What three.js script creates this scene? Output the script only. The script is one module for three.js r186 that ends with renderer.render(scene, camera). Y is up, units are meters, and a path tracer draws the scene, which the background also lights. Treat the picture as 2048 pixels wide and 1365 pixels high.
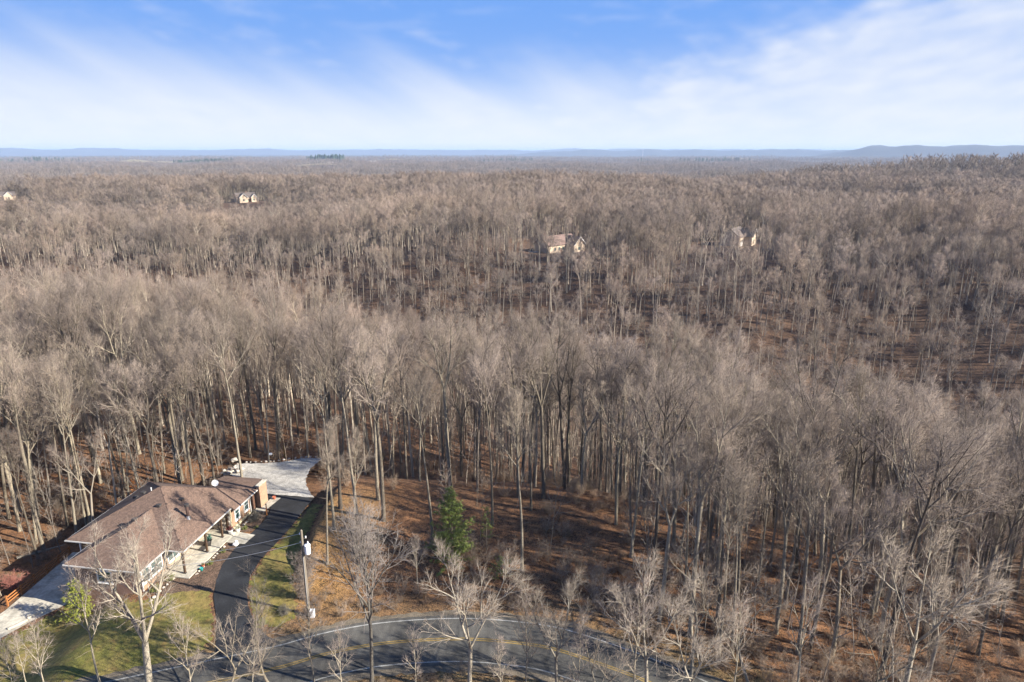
import * as THREE from 'three';
import { mergeGeometries } from 'three/addons/utils/BufferGeometryUtils.js';
import { createNoise2D } from 'simplex-noise';

// ---------------------------------------------------------------- camera, sky, sun, exposure
const scene = new THREE.Scene();
const EYE = 44, PITCH = 15.55 * Math.PI / 180;
const camera = new THREE.PerspectiveCamera(2 * Math.atan(682.5 / 1365) * 180 / Math.PI, 1024 / 682, 1, 60000);
camera.position.set(0, EYE, 0);
camera.rotation.set(-PITCH, 0, 0);
const renderer = new THREE.WebGLRenderer({ antialias: true });
renderer.toneMapping = THREE.LinearToneMapping;
renderer.toneMappingExposure = 2.7;
renderer.shadowMap.enabled = true;

const rngOf = (s) => { let a = s >>> 0; return () => { a = (a + 0x6d2b79f5) | 0; let t = Math.imul(a ^ (a >>> 15), 1 | a); t = (t + Math.imul(t ^ (t >>> 7), 61 | t)) ^ t; return ((t ^ (t >>> 14)) >>> 0) / 4294967296; }; };
const N1 = createNoise2D(rngOf(11)), N2 = createNoise2D(rngOf(23)), N3 = createNoise2D(rngOf(37));
const fbm = (f, x, y, o = 4) => { let s = 0, a = 0.5, n = 0; for (let i = 0; i < o; i++) { s += a * f(x, y); n += a; a *= 0.5; x = x * 2.03 + 7.1; y = y * 2.03 - 3.7; } return s / n; };
const clamp = (x, a = 0, b = 1) => Math.min(b, Math.max(a, x));
const ss = (a, b, x) => { const t = clamp((x - a) / (b - a)); return t * t * (3 - 2 * t); };
const lerp = (a, b, t) => a + (b - a) * t;
const mix3 = (a, b, t) => [lerp(a[0], b[0], t), lerp(a[1], b[1], t), lerp(a[2], b[2], t)];

{ // sky: blue air that pales to the horizon, thin high cloud in banks all round
  const W = 2048, H = 1024, d = new Float32Array(W * H * 4);
  for (let r = 0; r < H; r++) {
    const e = ((r + 0.5) / H - 0.5) * 180, el = Math.max(e, 0);
    for (let c = 0; c < W; c++) {
      let a = ((c + 0.5) / W - 0.5) * 360 + 90; if (a > 180) a -= 360;   // 0 = straight ahead, + to the right
      const ra = a * Math.PI / 180, ca = Math.cos(ra), sa = Math.sin(ra);
      const px = sa * 9 + el * 0.10, py = ca * 9 + el * 0.35;            // seamless round the horizon, streaks lean
      const n1 = fbm(N1, px * 0.45 + el * 0.06, py * 0.45 - el * 0.11, 5), n2 = fbm(N2, px * 1.3 - el * 0.12, py * 1.3 + el * 0.2, 5);
      let air = mix3([0.125, 0.285, 0.66], [0.07, 0.17, 0.46], ss(8, 70, el));
      air = mix3(air, [0.58, 0.66, 0.76], 0.92 * Math.exp(-Math.pow(el / 4.6, 1.5)));
      // high cloud: two banks ahead, broken cloud elsewhere
      const right = ss(-6, 12, a - (11 + (el - 6.5) * 3.1) + n1 * 9 + n2 * 3) * (0.64 + 0.22 * n2 + 0.1 * n1);
      const left = ss(3.4, -4.2, el - (4.9 + clamp(-a - 8, 0, 30) * 0.085) + n1 * 2.6 + n2 * 0.8) * (0.74 + 0.2 * n2);
      const cross = fbm(N3, a * 0.07 - el * 0.25, a * 0.05 + el * 0.5, 4);
      const wisps = ss(0.05, 0.85, n2 * 0.5 + n1 * 0.6) * 0.5 + ss(0.1, 0.7, cross) * 0.16;
      const ahead = ss(75, 50, Math.abs(a));
      let cl = clamp(Math.max(lerp(wisps, Math.max(right * ss(75, 55, a), left * ss(20, 4, a), wisps * 0.6), ahead), 0));
      cl *= ss(60, 25, el) * 0.6 + 0.4;
      const col = mix3(air, [0.66, 0.68, 0.715], clamp(cl));
      const o = (r * W + c) * 4; d[o] = col[0] * 0.52; d[o + 1] = col[1] * 0.52; d[o + 2] = col[2] * 0.52; d[o + 3] = 1;
    }
  }
  const t = new THREE.DataTexture(d, W, H, THREE.RGBAFormat, THREE.FloatType);
  t.mapping = THREE.EquirectangularReflectionMapping; t.magFilter = THREE.LinearFilter; t.needsUpdate = true;
  scene.background = t; scene.environment = t;
}
const SUN = new THREE.Vector3(0.947 * Math.cos(0.50), Math.sin(0.50), 0.32 * Math.cos(0.50));
const sun = new THREE.DirectionalLight(new THREE.Color(1, 0.93, 0.82), 5);
sun.name = 'sun'; sun.position.copy(SUN).multiplyScalar(300); sun.target.position.set(0, 0, -90);
sun.position.add(sun.target.position);
sun.castShadow = true; sun.shadow.mapSize.set(4096, 4096);
Object.assign(sun.shadow.camera, { left: -160, right: 160, top: 160, bottom: -160, near: 1, far: 700 });
scene.add(sun, sun.target);
scene.fog = new THREE.FogExp2(new THREE.Color(0.56, 0.73, 1.0), 0.00006);

// ---------------------------------------------------------------- helpers
const taken = new Map();
const numbered = (n) => { const k = taken.get(n) ?? 0; taken.set(n, k + 1); return k ? n + '_' + String(k).padStart(3, '0') : n; };
const on = (m) => { m.castShadow = true; m.receiveShadow = true; return m; };
function part(name, geo, mat, parent, label) { const m = on(new THREE.Mesh(geo, mat)); m.name = name; if (label) m.userData.label = label; parent.add(m); return m; }
function thing(name, label, category, [x, y, z] = [0, 0, 0], turn = 0, group) {
  const g = new THREE.Group(); g.name = numbered(name); g.position.set(x, y, z); g.rotation.y = turn;
  g.userData = { label, category }; if (group) g.userData.group = group; scene.add(g); return g;
}
function solo(name, label, category, geo, mat, [x, y, z] = [0, 0, 0], turn = 0, group) {
  const m = on(new THREE.Mesh(geo, mat)); m.name = numbered(name); m.position.set(x, y, z); m.rotation.y = turn;
  m.userData = { label, category }; if (group) m.userData.group = group; scene.add(m); return m;
}
function structure(name, geo, mat) { const m = on(new THREE.Mesh(geo, mat)); m.name = numbered(name); m.userData.kind = 'structure'; scene.add(m); return m; }

// tileable value noise for textures
function tile(seed, p) {
  const r = rngOf(seed), g = new Float32Array(p * p).map(() => r());
  return (x, y) => { x *= p; y *= p; const i = Math.floor(x), j = Math.floor(y), u = x - i, v = y - j, s = u * u * (3 - 2 * u), t = v * v * (3 - 2 * v), w = (k) => ((k % p) + p) % p;
    const a = g[w(j) * p + w(i)], b = g[w(j) * p + w(i + 1)], c = g[w(j + 1) * p + w(i)], e = g[w(j + 1) * p + w(i + 1)];
    return lerp(lerp(a, b, s), lerp(c, e, s), t); };
}
function texture(size, fn, srgb = true, rx = 1, ry = rx) {
  const d = new Uint8Array(size * size * 4);
  for (let y = 0; y < size; y++) for (let x = 0; x < size; x++) { const c = fn(x / size, y / size), o = (y * size + x) * 4; for (let k = 0; k < 3; k++) d[o + k] = clamp(Array.isArray(c) ? c[k] : c) * 255; d[o + 3] = 255; }
  const t = new THREE.DataTexture(d, size, size); t.wrapS = t.wrapT = THREE.RepeatWrapping; t.magFilter = THREE.LinearFilter; t.minFilter = THREE.LinearMipmapLinearFilter; t.generateMipmaps = true;
  if (srgb) t.colorSpace = THREE.SRGBColorSpace; t.repeat.set(rx, ry); t.needsUpdate = true; return t;
}
const nA = tile(1, 8), nB = tile(2, 32), nC = tile(3, 128), nD = tile(4, 256), nE = tile(5, 512);
const leafTex = texture(1024, (x, y) => { const g = 0.30 * nE(x, y) + 0.34 * nD(x, y) + 0.2 * nC(x, y) + 0.16 * nB(x, y); const k = 0.18 + 1.25 * clamp((g - 0.22) * 1.75); const w = nD(y, x); return [k, k * (0.94 + 0.1 * w), k * (0.86 + 0.2 * w)]; }, true, 1 / 14);
const leafBump = texture(512, (x, y) => 0.5 * nD(x, y) + 0.5 * nC(x, y), false, 1 / 7);
const asphaltTex = texture(512, (x, y) => 0.55 + 0.3 * (nE(x, y) - 0.5) + 0.25 * (nC(x, y) - 0.5) + 0.35 * (nA(x, y) - 0.5), true, 1 / 9);
const roadTex = texture(1024, (x, y) => { const s = nB(x, y * 0.25), k = 0.60 + 0.34 * (nE(x, y) - 0.5) + 0.22 * (nA(y, x) - 0.5) + 0.14 * (s - 0.5); return [k, k, k * 0.98]; }, true, 1 / 12);
const gravelTex = texture(1024, (x, y) => { const k = 0.70 + 0.5 * (nE(x, y) - 0.5) + 0.25 * (nD(y, x) - 0.5) + 0.12 * (nB(x, y) - 0.5) + 0.10 * (nA(x, y) - 0.5); return [k, k * 0.985, k * 0.955]; }, true, 1 / 11);
const concreteTex = texture(512, (x, y) => { const k = 0.80 + 0.12 * (nE(x, y) - 0.5) + 0.16 * (nB(x, y) - 0.5) + 0.2 * (nA(x, y) - 0.5); return [k, k * 0.985, k * 0.94]; }, true, 1 / 6);
const stuccoTex = texture(512, (x, y) => { const k = 0.82 + 0.14 * (nE(x, y) - 0.5) + 0.1 * (nB(x, y) - 0.5) + 0.1 * (nA(x, y) - 0.5); return [k, k, k]; }, true, 1 / 4);
const shingleTex = texture(512, (x, y) => { // fine courses 14 cm high with tabs of mixed tone, in 2.24 m
  const row = Math.floor(y * 16), fy = y * 16 - row, tab = Math.floor((x + row * 0.37 + 8) * 14), r = rngOf((((tab % 14) + 14) % 14) * 97 + row * 13)();
  let k = 0.70 + 0.17 * (r - 0.5) + 0.12 * (nD(x, y) - 0.5); if (fy < 0.16) k *= 0.62; return [k, k * 0.985, k * 0.97]; }, true, 1 / 2.24);
const woodTex = texture(256, (x, y) => { const k = 0.74 + 0.3 * (nC(x, y * 0.125) - 0.5) + 0.12 * (nD(x, y) - 0.5); return [k, k * 0.98, k * 0.95]; });
const grassTex = texture(1024, (x, y) => { const g = 0.45 * nE(x, y) + 0.3 * nD(x, y) + 0.25 * nB(x, y), k = 0.25 + 1.15 * g; return [k, k, k * 0.9]; }, true, 1 / 9);
const M = (c, o = {}) => new THREE.MeshStandardMaterial({ color: new THREE.Color().setRGB(...c), roughness: 0.92, ...o });
const mat = {
  ground: M([1, 1, 1], { vertexColors: true, map: leafTex, bumpMap: leafBump, bumpScale: 0.06, roughness: 1 }),
  grass: M([1, 1, 1], { vertexColors: true, map: grassTex, bumpMap: leafBump, bumpScale: 0.04, roughness: 1 }),
  mulch: M([0.17, 0.105, 0.068], { map: leafTex, bumpMap: leafBump, bumpScale: 0.05, roughness: 1 }),
  road: M([0.20, 0.188, 0.168], { map: roadTex, roughness: 0.95 }),
  shoulder: M([0.27, 0.225, 0.165], { map: gravelTex, roughness: 1 }),
  drive: M([0.05, 0.052, 0.056], { map: asphaltTex, roughness: 0.85 }),
  gravel: M([0.74, 0.72, 0.68], { map: gravelTex, bumpMap: leafBump, bumpScale: 0.02, roughness: 1 }),
  concrete: M([0.64, 0.61, 0.545], { map: concreteTex }),
  whiteLine: M([0.78, 0.77, 0.74], { map: roadTex }), yellowLine: M([0.66, 0.44, 0.12], { map: roadTex }),
  stucco: M([0.50, 0.315, 0.20], { map: stuccoTex }), stuccoPale: M([0.56, 0.42, 0.29], { map: stuccoTex }),
  roof: M([0.33, 0.22, 0.165], { map: shingleTex, roughness: 0.95 }),
  white: M([0.66, 0.65, 0.625], { roughness: 0.6 }), cream: M([0.62, 0.55, 0.36], { roughness: 0.7 }),
  glass: new THREE.MeshPhysicalMaterial({ color: new THREE.Color().setRGB(0.05, 0.085, 0.085), roughness: 0.08, metalness: 0, specularIntensity: 1 }),
  darkMetal: M([0.05, 0.045, 0.042], { roughness: 0.6 }), brownMetal: M([0.09, 0.055, 0.045], { roughness: 0.55 }), steel: M([0.5, 0.5, 0.5], { roughness: 0.35, metalness: 0.9 }),
  post: M([0.13, 0.075, 0.04], { map: woodTex }), poleWood: M([0.36, 0.32, 0.26], { map: woodTex }), cedar: M([0.62, 0.25, 0.07], { map: woodTex }), logWood: M([0.42, 0.30, 0.17], { map: woodTex }),
  tin: M([0.72, 0.73, 0.74], { roughness: 0.45 }), wire: M([0.42, 0.42, 0.42], { roughness: 0.6 }), teal: M([0.03, 0.28, 0.26], { roughness: 0.5 }), clay: M([0.42, 0.12, 0.06]), red: M([0.30, 0.03, 0.03]),
  stoneA: M([0.42, 0.38, 0.32]), stoneB: M([0.27, 0.23, 0.19]), stoneC: M([0.14, 0.12, 0.11]), stoneD: M([0.52, 0.46, 0.38]), mortar: M([0.20, 0.18, 0.16]),
  field: M([1, 1, 1], { vertexColors: true, roughness: 1 }), brick: M([0.33, 0.19, 0.13], { map: stuccoTex }),
  gutter: M([0.48, 0.465, 0.43], { roughness: 0.6 }), door: M([0.10, 0.05, 0.03]), greyRoof: M([0.24, 0.20, 0.18], { map: shingleTex }),
};

// ---------------------------------------------------------------- terrain
const V2 = (a) => a.map(([x, z]) => new THREE.Vector2(x, z));
function segDist(px, pz, pts) { let best = 1e9; for (let i = 0; i + 1 < pts.length; i++) { const [ax, az] = pts[i], [bx, bz] = pts[i + 1], dx = bx - ax, dz = bz - az, t = clamp(((px - ax) * dx + (pz - az) * dz) / (dx * dx + dz * dz)); const d = Math.hypot(px - ax - dx * t, pz - az - dz * t); if (d < best) best = d; } return best; }
function inside(px, pz, poly) { let c = false; for (let i = 0, j = poly.length - 1; i < poly.length; j = i++) { const [xi, zi] = poly[i], [xj, zj] = poly[j]; if ((zi > pz) !== (zj > pz) && px < ((xj - xi) * (pz - zi)) / (zj - zi) + xi) c = !c; } return c; }
const HOLLOW = [[204, -118], [112, -166], [60, -165], [45, -174], [27, -193], [11, -205], [-28, -230], [-94, -245], [-149, -239], [-237, -237], [-356, -223]];
const HOLLOW2 = [[-1200, -700], [-760, -900], [-620, -1250], [-500, -1700]];
const HOLLOW3 = [[900, -420], [520, -470], [330, -520], [230, -640]];
const BANK = [[-23.4, -86], [-24.3, -80], [-24.3, -75.5], [-24.2, -71.5], [-24.1, -68], [-23.5, -64]];
const FIELDS = [[-2420, -4540, 260, 150], [-800, -4900, 300, 160], [-1330, -4640, 430, 130], [-900, -3300, 110, 70], [420, -3500, 90, 60], [2000, -6900, 400, 160]];   // open fields on low rises
const FARM = [[-247, -643, -1, 30, 0, 0.1, 150], [22, -341, -4, 22, 0.35, 0.55, 60], [113, -356, -3, 26, 0.06, 0.2, 95], [-487, -669, -1, 30, 0, 0.1, 150]];   // knolls with houses
function bankX(z) { for (let i = 0; i + 1 < BANK.length; i++) if (z >= BANK[i][1] && z <= BANK[i + 1][1]) return lerp(BANK[i][0], BANK[i + 1][0], (z - BANK[i][1]) / (BANK[i + 1][1] - BANK[i][1])); return z < -80 ? -23.4 : -23.5; }
function T(x, z) {
  const r = Math.hypot(x, z), th = Math.atan2(x, -z) * 180 / Math.PI;
  let y = -4.5 * ss(2, 75, x) * ss(20, -30, z + 40);
  y -= 3 * ss(-38.6, -46.6, x) * ss(-98, -80, z) * ss(-30, -44, z);   // the land falls away to the lower-level pad left of the house
  const along = ss(-92, -82, z) * ss(-61, -68, z);
  y += 2.1 * ss(-0.1, 1.7, x - bankX(z) - 0.25 * N2(x * 0.3, z * 0.3)) * along * ss(-2, -18, x);
  if (r > 76) {
    const d = segDist(x, z, HOLLOW); y -= 38 * Math.exp(-Math.pow(d / 70, 2)) * ss(78, 105, r);
    const e = segDist(x, z, HOLLOW2); y -= 45 * Math.exp(-Math.pow(e / 130, 2));
    const f = segDist(x, z, HOLLOW3); y -= 20 * Math.exp(-Math.pow(f / 70, 2));
    y += 6 * fbm(N1, x / 230, z / 230, 3) * ss(130, 330, r);
    y += 23 * fbm(N2, x / 700 + 3, z / 750, 3) * ss(600, 1500, r) - 42 * ss(640, 1300, r);
    if (r > 2000) for (const [fx, fz, a, c] of FIELDS) { const k = Math.hypot((x - fx) / a, (z - fz) / c); if (k < 2.2) y += 20 * ss(2.2, 0.7, k); }
    y += 52 * Math.exp(-(Math.pow((x - 620) / 270, 2) + Math.pow((z + 960) / 190, 2)));
    y += 5 * Math.exp(-(Math.pow((x - 330) / 160, 2) + Math.pow((z + 330) / 120, 2)));
    for (const k of [0, 3]) { const q = FARM[k], f = 0.76; y -= 22 * Math.exp(-Math.pow(Math.hypot(x - q[0] * f, z - q[1] * f) / 125, 2)); }
    for (const [hx, hz, hy, s] of FARM) { const w = Math.exp(-Math.pow(Math.hypot(x - hx, z - hz) / s, 4)); if (w > 0.001) y = lerp(y, hy, w); }
  }
  if (r > 5000) {
    const n = fbm(N3, th * 0.16, 1.7, 4), n2 = fbm(N1, th * 0.23, 9.2, 4), n3 = fbm(N2, th * 0.12, 4.4, 4);
    y += (150 + 22 * n) * ss(9200, 10100, r) * ss(22.5 + 1.5 * n, 27.5, th) * ss(14500, 11000, r);
    y += (104 + 40 * n2) * ss(12500, 13600, r) * ss(-2, 6, th) * ss(18500, 15500, r);
    y += (130 + 55 * n3) * ss(17500, 19500, r) * ss(34000, 24000, r);
  }
  return y;
}
// plan outlines of the yard (x, z)
const YELLOW = [[-70, -33.5], [-58, -38], [-46, -42], [-36, -45.2], [-27.6, -48.0], [-20.5, -50.4], [-17, -52], [-13.1, -53.2], [-9, -53.8], [-4.4, -54], [-0.2, -53.6], [3.5, -52.8], [7.8, -50.9], [11.9, -48.7], [17, -45.3], [23, -40.5], [30, -33.5], [37, -25], [43, -14]];
const roadCurve = new THREE.CatmullRomCurve3(YELLOW.map(([x, z]) => new THREE.Vector3(x, 0, z)));
const ROAD = roadCurve.getSpacedPoints(240).map((p) => [p.x, p.z]);
const DRIVE = [[-26.0, -50.6], [-26.9, -52.0], [-27.4, -53.3], [-28.8, -56.8], [-30.6, -60.3], [-31.5, -63.2], [-32.0, -66.0], [-31.8, -69.9], [-31.1, -72.6], [-30.7, -74.9], [-30.6, -77.0], [-30.9, -78.4], [-31.9, -79.4], [-33.3, -80.1], [-33.3, -82.2], [-26.1, -81.0], [-26.4, -78.6], [-26.8, -74.3], [-27.3, -71.0], [-28.1, -66.9], [-28.1, -63.7], [-27.3, -60.7], [-26.4, -58.7], [-24.8, -56.1], [-23.0, -54.4], [-20.4, -53.0], [-21.5, -51.4]];
const GRAVEL = [[-33.3, -82.2], [-34.2, -84.0], [-35.3, -85.9], [-38.1, -87.0], [-41.5, -88.0], [-40.5, -89.9], [-40.0, -91.1], [-37.2, -91.4], [-35.1, -91.6], [-33.4, -91.9], [-31.3, -93.0], [-28.4, -93.2], [-28.5, -91.5], [-29.0, -89.6], [-28.8, -87.0], [-27.9, -84.0], [-26.1, -81.0]];
const PAD = [[-47.5, -52], [-51.2, -57.8], [-49.9, -60.3], [-48.6, -62.1], [-47.7, -63.6], [-47.2, -65.0], [-47.4, -73], [-53.4, -73], [-53.8, -62.1], [-55.5, -56], [-56, -50]];
const LAWN = [[-46.9, -63.4], [-48.4, -61.2], [-50.9, -57.4], [-47.6, -52], [-46, -48.5], [-39, -47], [-28.4, -51.6], [-28.0, -53.6], [-29.4, -57.0], [-31.0, -60.4], [-32.0, -62.4], [-34.5, -61.8], [-37.5, -59.6], [-40, -59.9], [-44.5, -60.4]];
const LAWN2 = [[-25.9, -80.0], [-26.2, -77.5], [-26.6, -74.3], [-27.1, -71.0], [-27.9, -66.9], [-27.9, -63.7], [-27.1, -60.7], [-26.2, -58.7], [-24.6, -56.2], [-22.6, -55.4], [-21.2, -57.5], [-22.2, -60.5], [-23.6, -64], [-24.3, -68], [-24.5, -71.5], [-24.5, -75.5], [-24.9, -79.8]];
const BED1 = [[-37.4, -60.6], [-36.6, -64.3], [-34.0, -66.0], [-33.0, -71.6], [-32.2, -71.0], [-31.3, -71.2], [-31.7, -69.9], [-31.9, -66.0], [-31.4, -63.2], [-30.9, -61.4], [-33.2, -61.3]];
const BED2 = [[-33.4, -73.6], [-32.7, -77.8], [-32.0, -79.1], [-31.0, -78.2], [-30.75, -77.0], [-30.85, -74.9], [-31.25, -72.8], [-32.4, -72.6]];
const YARD = [[-48, -75], [-54.5, -72], [-57, -60], [-54, -46], [-20, -44], [-20, -60], [-23, -66], [-23.5, -80], [-26, -85], [-26.8, -90], [-27, -94.5], [-41, -92.2], [-43.2, -87.6], [-38.5, -86], [-38.5, -81.5], [-46, -79]];
function groundColor(x, z) {
  const r = Math.hypot(x, z), n = fbm(N1, x * 0.09, z * 0.09, 4), n2 = fbm(N2, x * 0.45, z * 0.45, 3), n3 = N3(x * 1.3, z * 1.3);
  let c = mix3([0.30, 0.138, 0.055], [0.15, 0.078, 0.04], clamp(0.42 + 0.5 * n + 0.3 * n2));
  c = mix3(c, [0.36, 0.20, 0.085], clamp(0.28 * n3 + 0.4 * n2 - 0.05) * 0.8);
  if (r < 140) {
    // pale straw above the bank and towards the road, dry grass along the verge
    const straw = ss(-13, -19, x + n2 * 2) * ss(-84, -74, z) * ss(-56, -60, z) * ss(-24.6, -23, x);
    c = mix3(c, [0.39, 0.225, 0.08], straw * clamp(0.75 + 0.5 * n2));
    const d = segDist(x, z, ROAD);
    const verge = ss(9.5, 5, d + n2 * 2.5) * ss(-62, -40, z + 6);
    c = mix3(c, mix3([0.26, 0.20, 0.085], [0.34, 0.20, 0.09], clamp(0.5 + 0.8 * n2)), verge * 0.85);
  }
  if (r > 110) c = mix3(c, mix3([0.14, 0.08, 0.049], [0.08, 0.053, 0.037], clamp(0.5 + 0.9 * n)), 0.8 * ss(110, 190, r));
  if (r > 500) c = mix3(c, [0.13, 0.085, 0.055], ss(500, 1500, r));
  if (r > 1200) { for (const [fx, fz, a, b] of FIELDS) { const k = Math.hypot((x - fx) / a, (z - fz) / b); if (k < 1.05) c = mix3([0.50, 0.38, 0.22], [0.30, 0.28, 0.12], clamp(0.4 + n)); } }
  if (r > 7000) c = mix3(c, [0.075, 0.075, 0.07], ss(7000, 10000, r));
  return c;
}
{ // the ground: one sheet from below the camera to the far hills
  const radii = []; for (let r = 2; r < 36; r += 4) radii.push(r); for (let r = 36; r < 112; r += 0.5) radii.push(r); for (let r = 112; r < 34000; r *= 1.022) radii.push(r); radii.push(34000);
  const angs = []; for (let a = -180; a < -48; a += 6) angs.push(a); for (let a = -48; a <= 48; a += 0.26) angs.push(a); for (let a = 54; a < 180; a += 6) angs.push(a); angs.push(180);
  const na = angs.length, nr = radii.length, P = new Float32Array(na * nr * 3), C = new Float32Array(na * nr * 3), U = new Float32Array(na * nr * 2), I = [];
  for (let i = 0; i < nr; i++) for (let j = 0; j < na; j++) {
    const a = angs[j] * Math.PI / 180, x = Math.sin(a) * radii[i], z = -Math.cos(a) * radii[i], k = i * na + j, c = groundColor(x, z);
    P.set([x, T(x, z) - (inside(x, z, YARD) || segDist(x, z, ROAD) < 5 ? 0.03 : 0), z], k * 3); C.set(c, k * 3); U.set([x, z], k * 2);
    if (i && j) { const a0 = k - na - 1, b0 = k - na, c0 = k - 1; I.push(a0, b0, c0, b0, k, c0); }
  }
  const g = new THREE.BufferGeometry(); g.setAttribute('position', new THREE.BufferAttribute(P, 3)); g.setAttribute('color', new THREE.BufferAttribute(C, 3)); g.setAttribute('uv', new THREE.BufferAttribute(U, 2)); g.setIndex(I); g.computeVertexNormals();
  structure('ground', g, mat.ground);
}
function sheet(poly, y, name, material, tint) { // flat outline with slightly uneven edges, fine mesh when tinted
  const rr = rngOf(poly.length * 7 + 3), edge = [];
  for (let i = 0; i < poly.length; i++) { const [ax, az] = poly[i], [bx, bz] = poly[(i + 1) % poly.length], L = Math.hypot(bx - ax, bz - az), n = Math.max(1, Math.round(L / 0.5)), nx = -(bz - az) / L, nz = (bx - ax) / L; for (let k = 0; k < n; k++) { const t = k / n, j = tint || tint === 0 ? (rr() - 0.5) * 0.3 : 0; edge.push([ax + (bx - ax) * t + nx * j, az + (bz - az) * t + nz * j]); } }
  const sh = new THREE.Shape(V2(edge.map(([x, z]) => [x, -z]))); const g = new THREE.ShapeGeometry(sh); g.rotateX(-Math.PI / 2); g.translate(0, y, 0);
  const p = g.attributes.position, uv = new Float32Array(p.count * 2); for (let i = 0; i < p.count; i++) uv.set([p.getX(i), p.getZ(i)], i * 2); g.setAttribute('uv', new THREE.BufferAttribute(uv, 2));
  return structure(name, g, material);
}
function grassSheet(poly, y, name) { // fine grid clipped to the outline, coloured blade by blade patch
  const xs = poly.map((p) => p[0]), zs = poly.map((p) => p[1]), P = [], C = [], U = [], I = [], s = 0.3, id = new Map();
  const vert = (i, j) => { const k = i * 10000 + j; if (!id.has(k)) { const x = Math.min(...xs) + i * s + 0.12 * N2(i * 0.9, j * 0.9), z = Math.min(...zs) + j * s + 0.12 * N3(i * 0.9, j * 0.9); id.set(k, P.length / 3);
    const n = fbm(N1, x * 0.16, z * 0.16, 3), n2 = fbm(N2, x * 0.7, z * 0.7, 3); let c = mix3([0.175, 0.165, 0.032], [0.31, 0.225, 0.078], clamp(0.42 + 0.75 * n + 0.4 * n2)); c = mix3(c, [0.30, 0.15, 0.06], clamp(n2 * 1.4 - 0.45));
    P.push(x, T(x, z) + y + 0.012 * n2, z); C.push(...c); U.push(x, z); } return id.get(k); };
  const ni = Math.ceil((Math.max(...xs) - Math.min(...xs)) / s), nj = Math.ceil((Math.max(...zs) - Math.min(...zs)) / s);
  for (let i = 0; i < ni; i++) for (let j = 0; j < nj; j++) { const x = Math.min(...xs) + (i + 0.5) * s, z = Math.min(...zs) + (j + 0.5) * s, e = 0.35 * N1(x * 1.1, z * 1.1); if (!inside(x + e, z + e, poly)) continue; const a = vert(i, j), b = vert(i + 1, j), c = vert(i + 1, j + 1), d = vert(i, j + 1); I.push(a, c, b, a, d, c); }
  const g = new THREE.BufferGeometry(); g.setAttribute('position', new THREE.Float32BufferAttribute(P, 3)); g.setAttribute('color', new THREE.Float32BufferAttribute(C, 3)); g.setAttribute('uv', new THREE.Float32BufferAttribute(U, 2)); g.setIndex(I); g.computeVertexNormals();
  return structure(name, g, mat.grass);
}
function strip(o0, o1, lift, name, material, t0 = 0, t1 = 1, wob = 0) { // a band along the road between two offsets
  const n = 260, P = [], U = [], I = [], m = Math.max(1, Math.ceil(Math.abs(o1 - o0) / 1.5));
  for (let i = 0; i <= n; i++) { const t = lerp(t0, t1, i / n), p = roadCurve.getPointAt(t), d = roadCurve.getTangentAt(t), nx = -d.z, nz = d.x;
    for (let k = 0; k <= m; k++) { let o = lerp(o0, o1, k / m); if (wob && (k === 0 || k === m)) o += wob * N2(i * 0.35, k * 3.1 + o0); const x = p.x - nx * o, z = p.z - nz * o; P.push(x, T(x, z) + lift, z); U.push(x, z); if (i && k) { const q = i * (m + 1) + k; I.push(q - m - 2, q - 1, q - m - 1, q - m - 1, q - 1, q); } } }
  const g = new THREE.BufferGeometry(); g.setAttribute('position', new THREE.Float32BufferAttribute(P, 3)); g.setAttribute('uv', new THREE.Float32BufferAttribute(U, 2)); g.setIndex(I); g.computeVertexNormals();
  return structure(name, g, material);
}
strip(-4.15, 4.05, 0.012, 'road_shoulder', mat.shoulder, 0, 1, 0.28);
strip(-3.4, 3.4, 0.03, 'road', mat.road, 0, 1, 0.06);
strip(2.85, 2.99, 0.036, 'edge_line', mat.whiteLine);
strip(-2.99, -2.85, 0.036, 'edge_line', mat.whiteLine);
strip(0.06, 0.19, 0.036, 'centre_line', mat.yellowLine);
strip(-0.19, -0.06, 0.036, 'centre_line', mat.yellowLine);
grassSheet(LAWN, 0.005, 'lawn'); grassSheet(LAWN2, 0.005, 'lawn');
sheet(BED1, 0.012, 'mulch_bed', mat.mulch, 1); sheet(BED2, 0.012, 'mulch_bed', mat.mulch, 1);
sheet(DRIVE, 0.026, 'driveway', mat.drive); sheet(GRAVEL, 0.020, 'gravel_pad', mat.gravel, 1);
sheet(PAD, -2.97, 'concrete_pad', mat.concrete);

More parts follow.
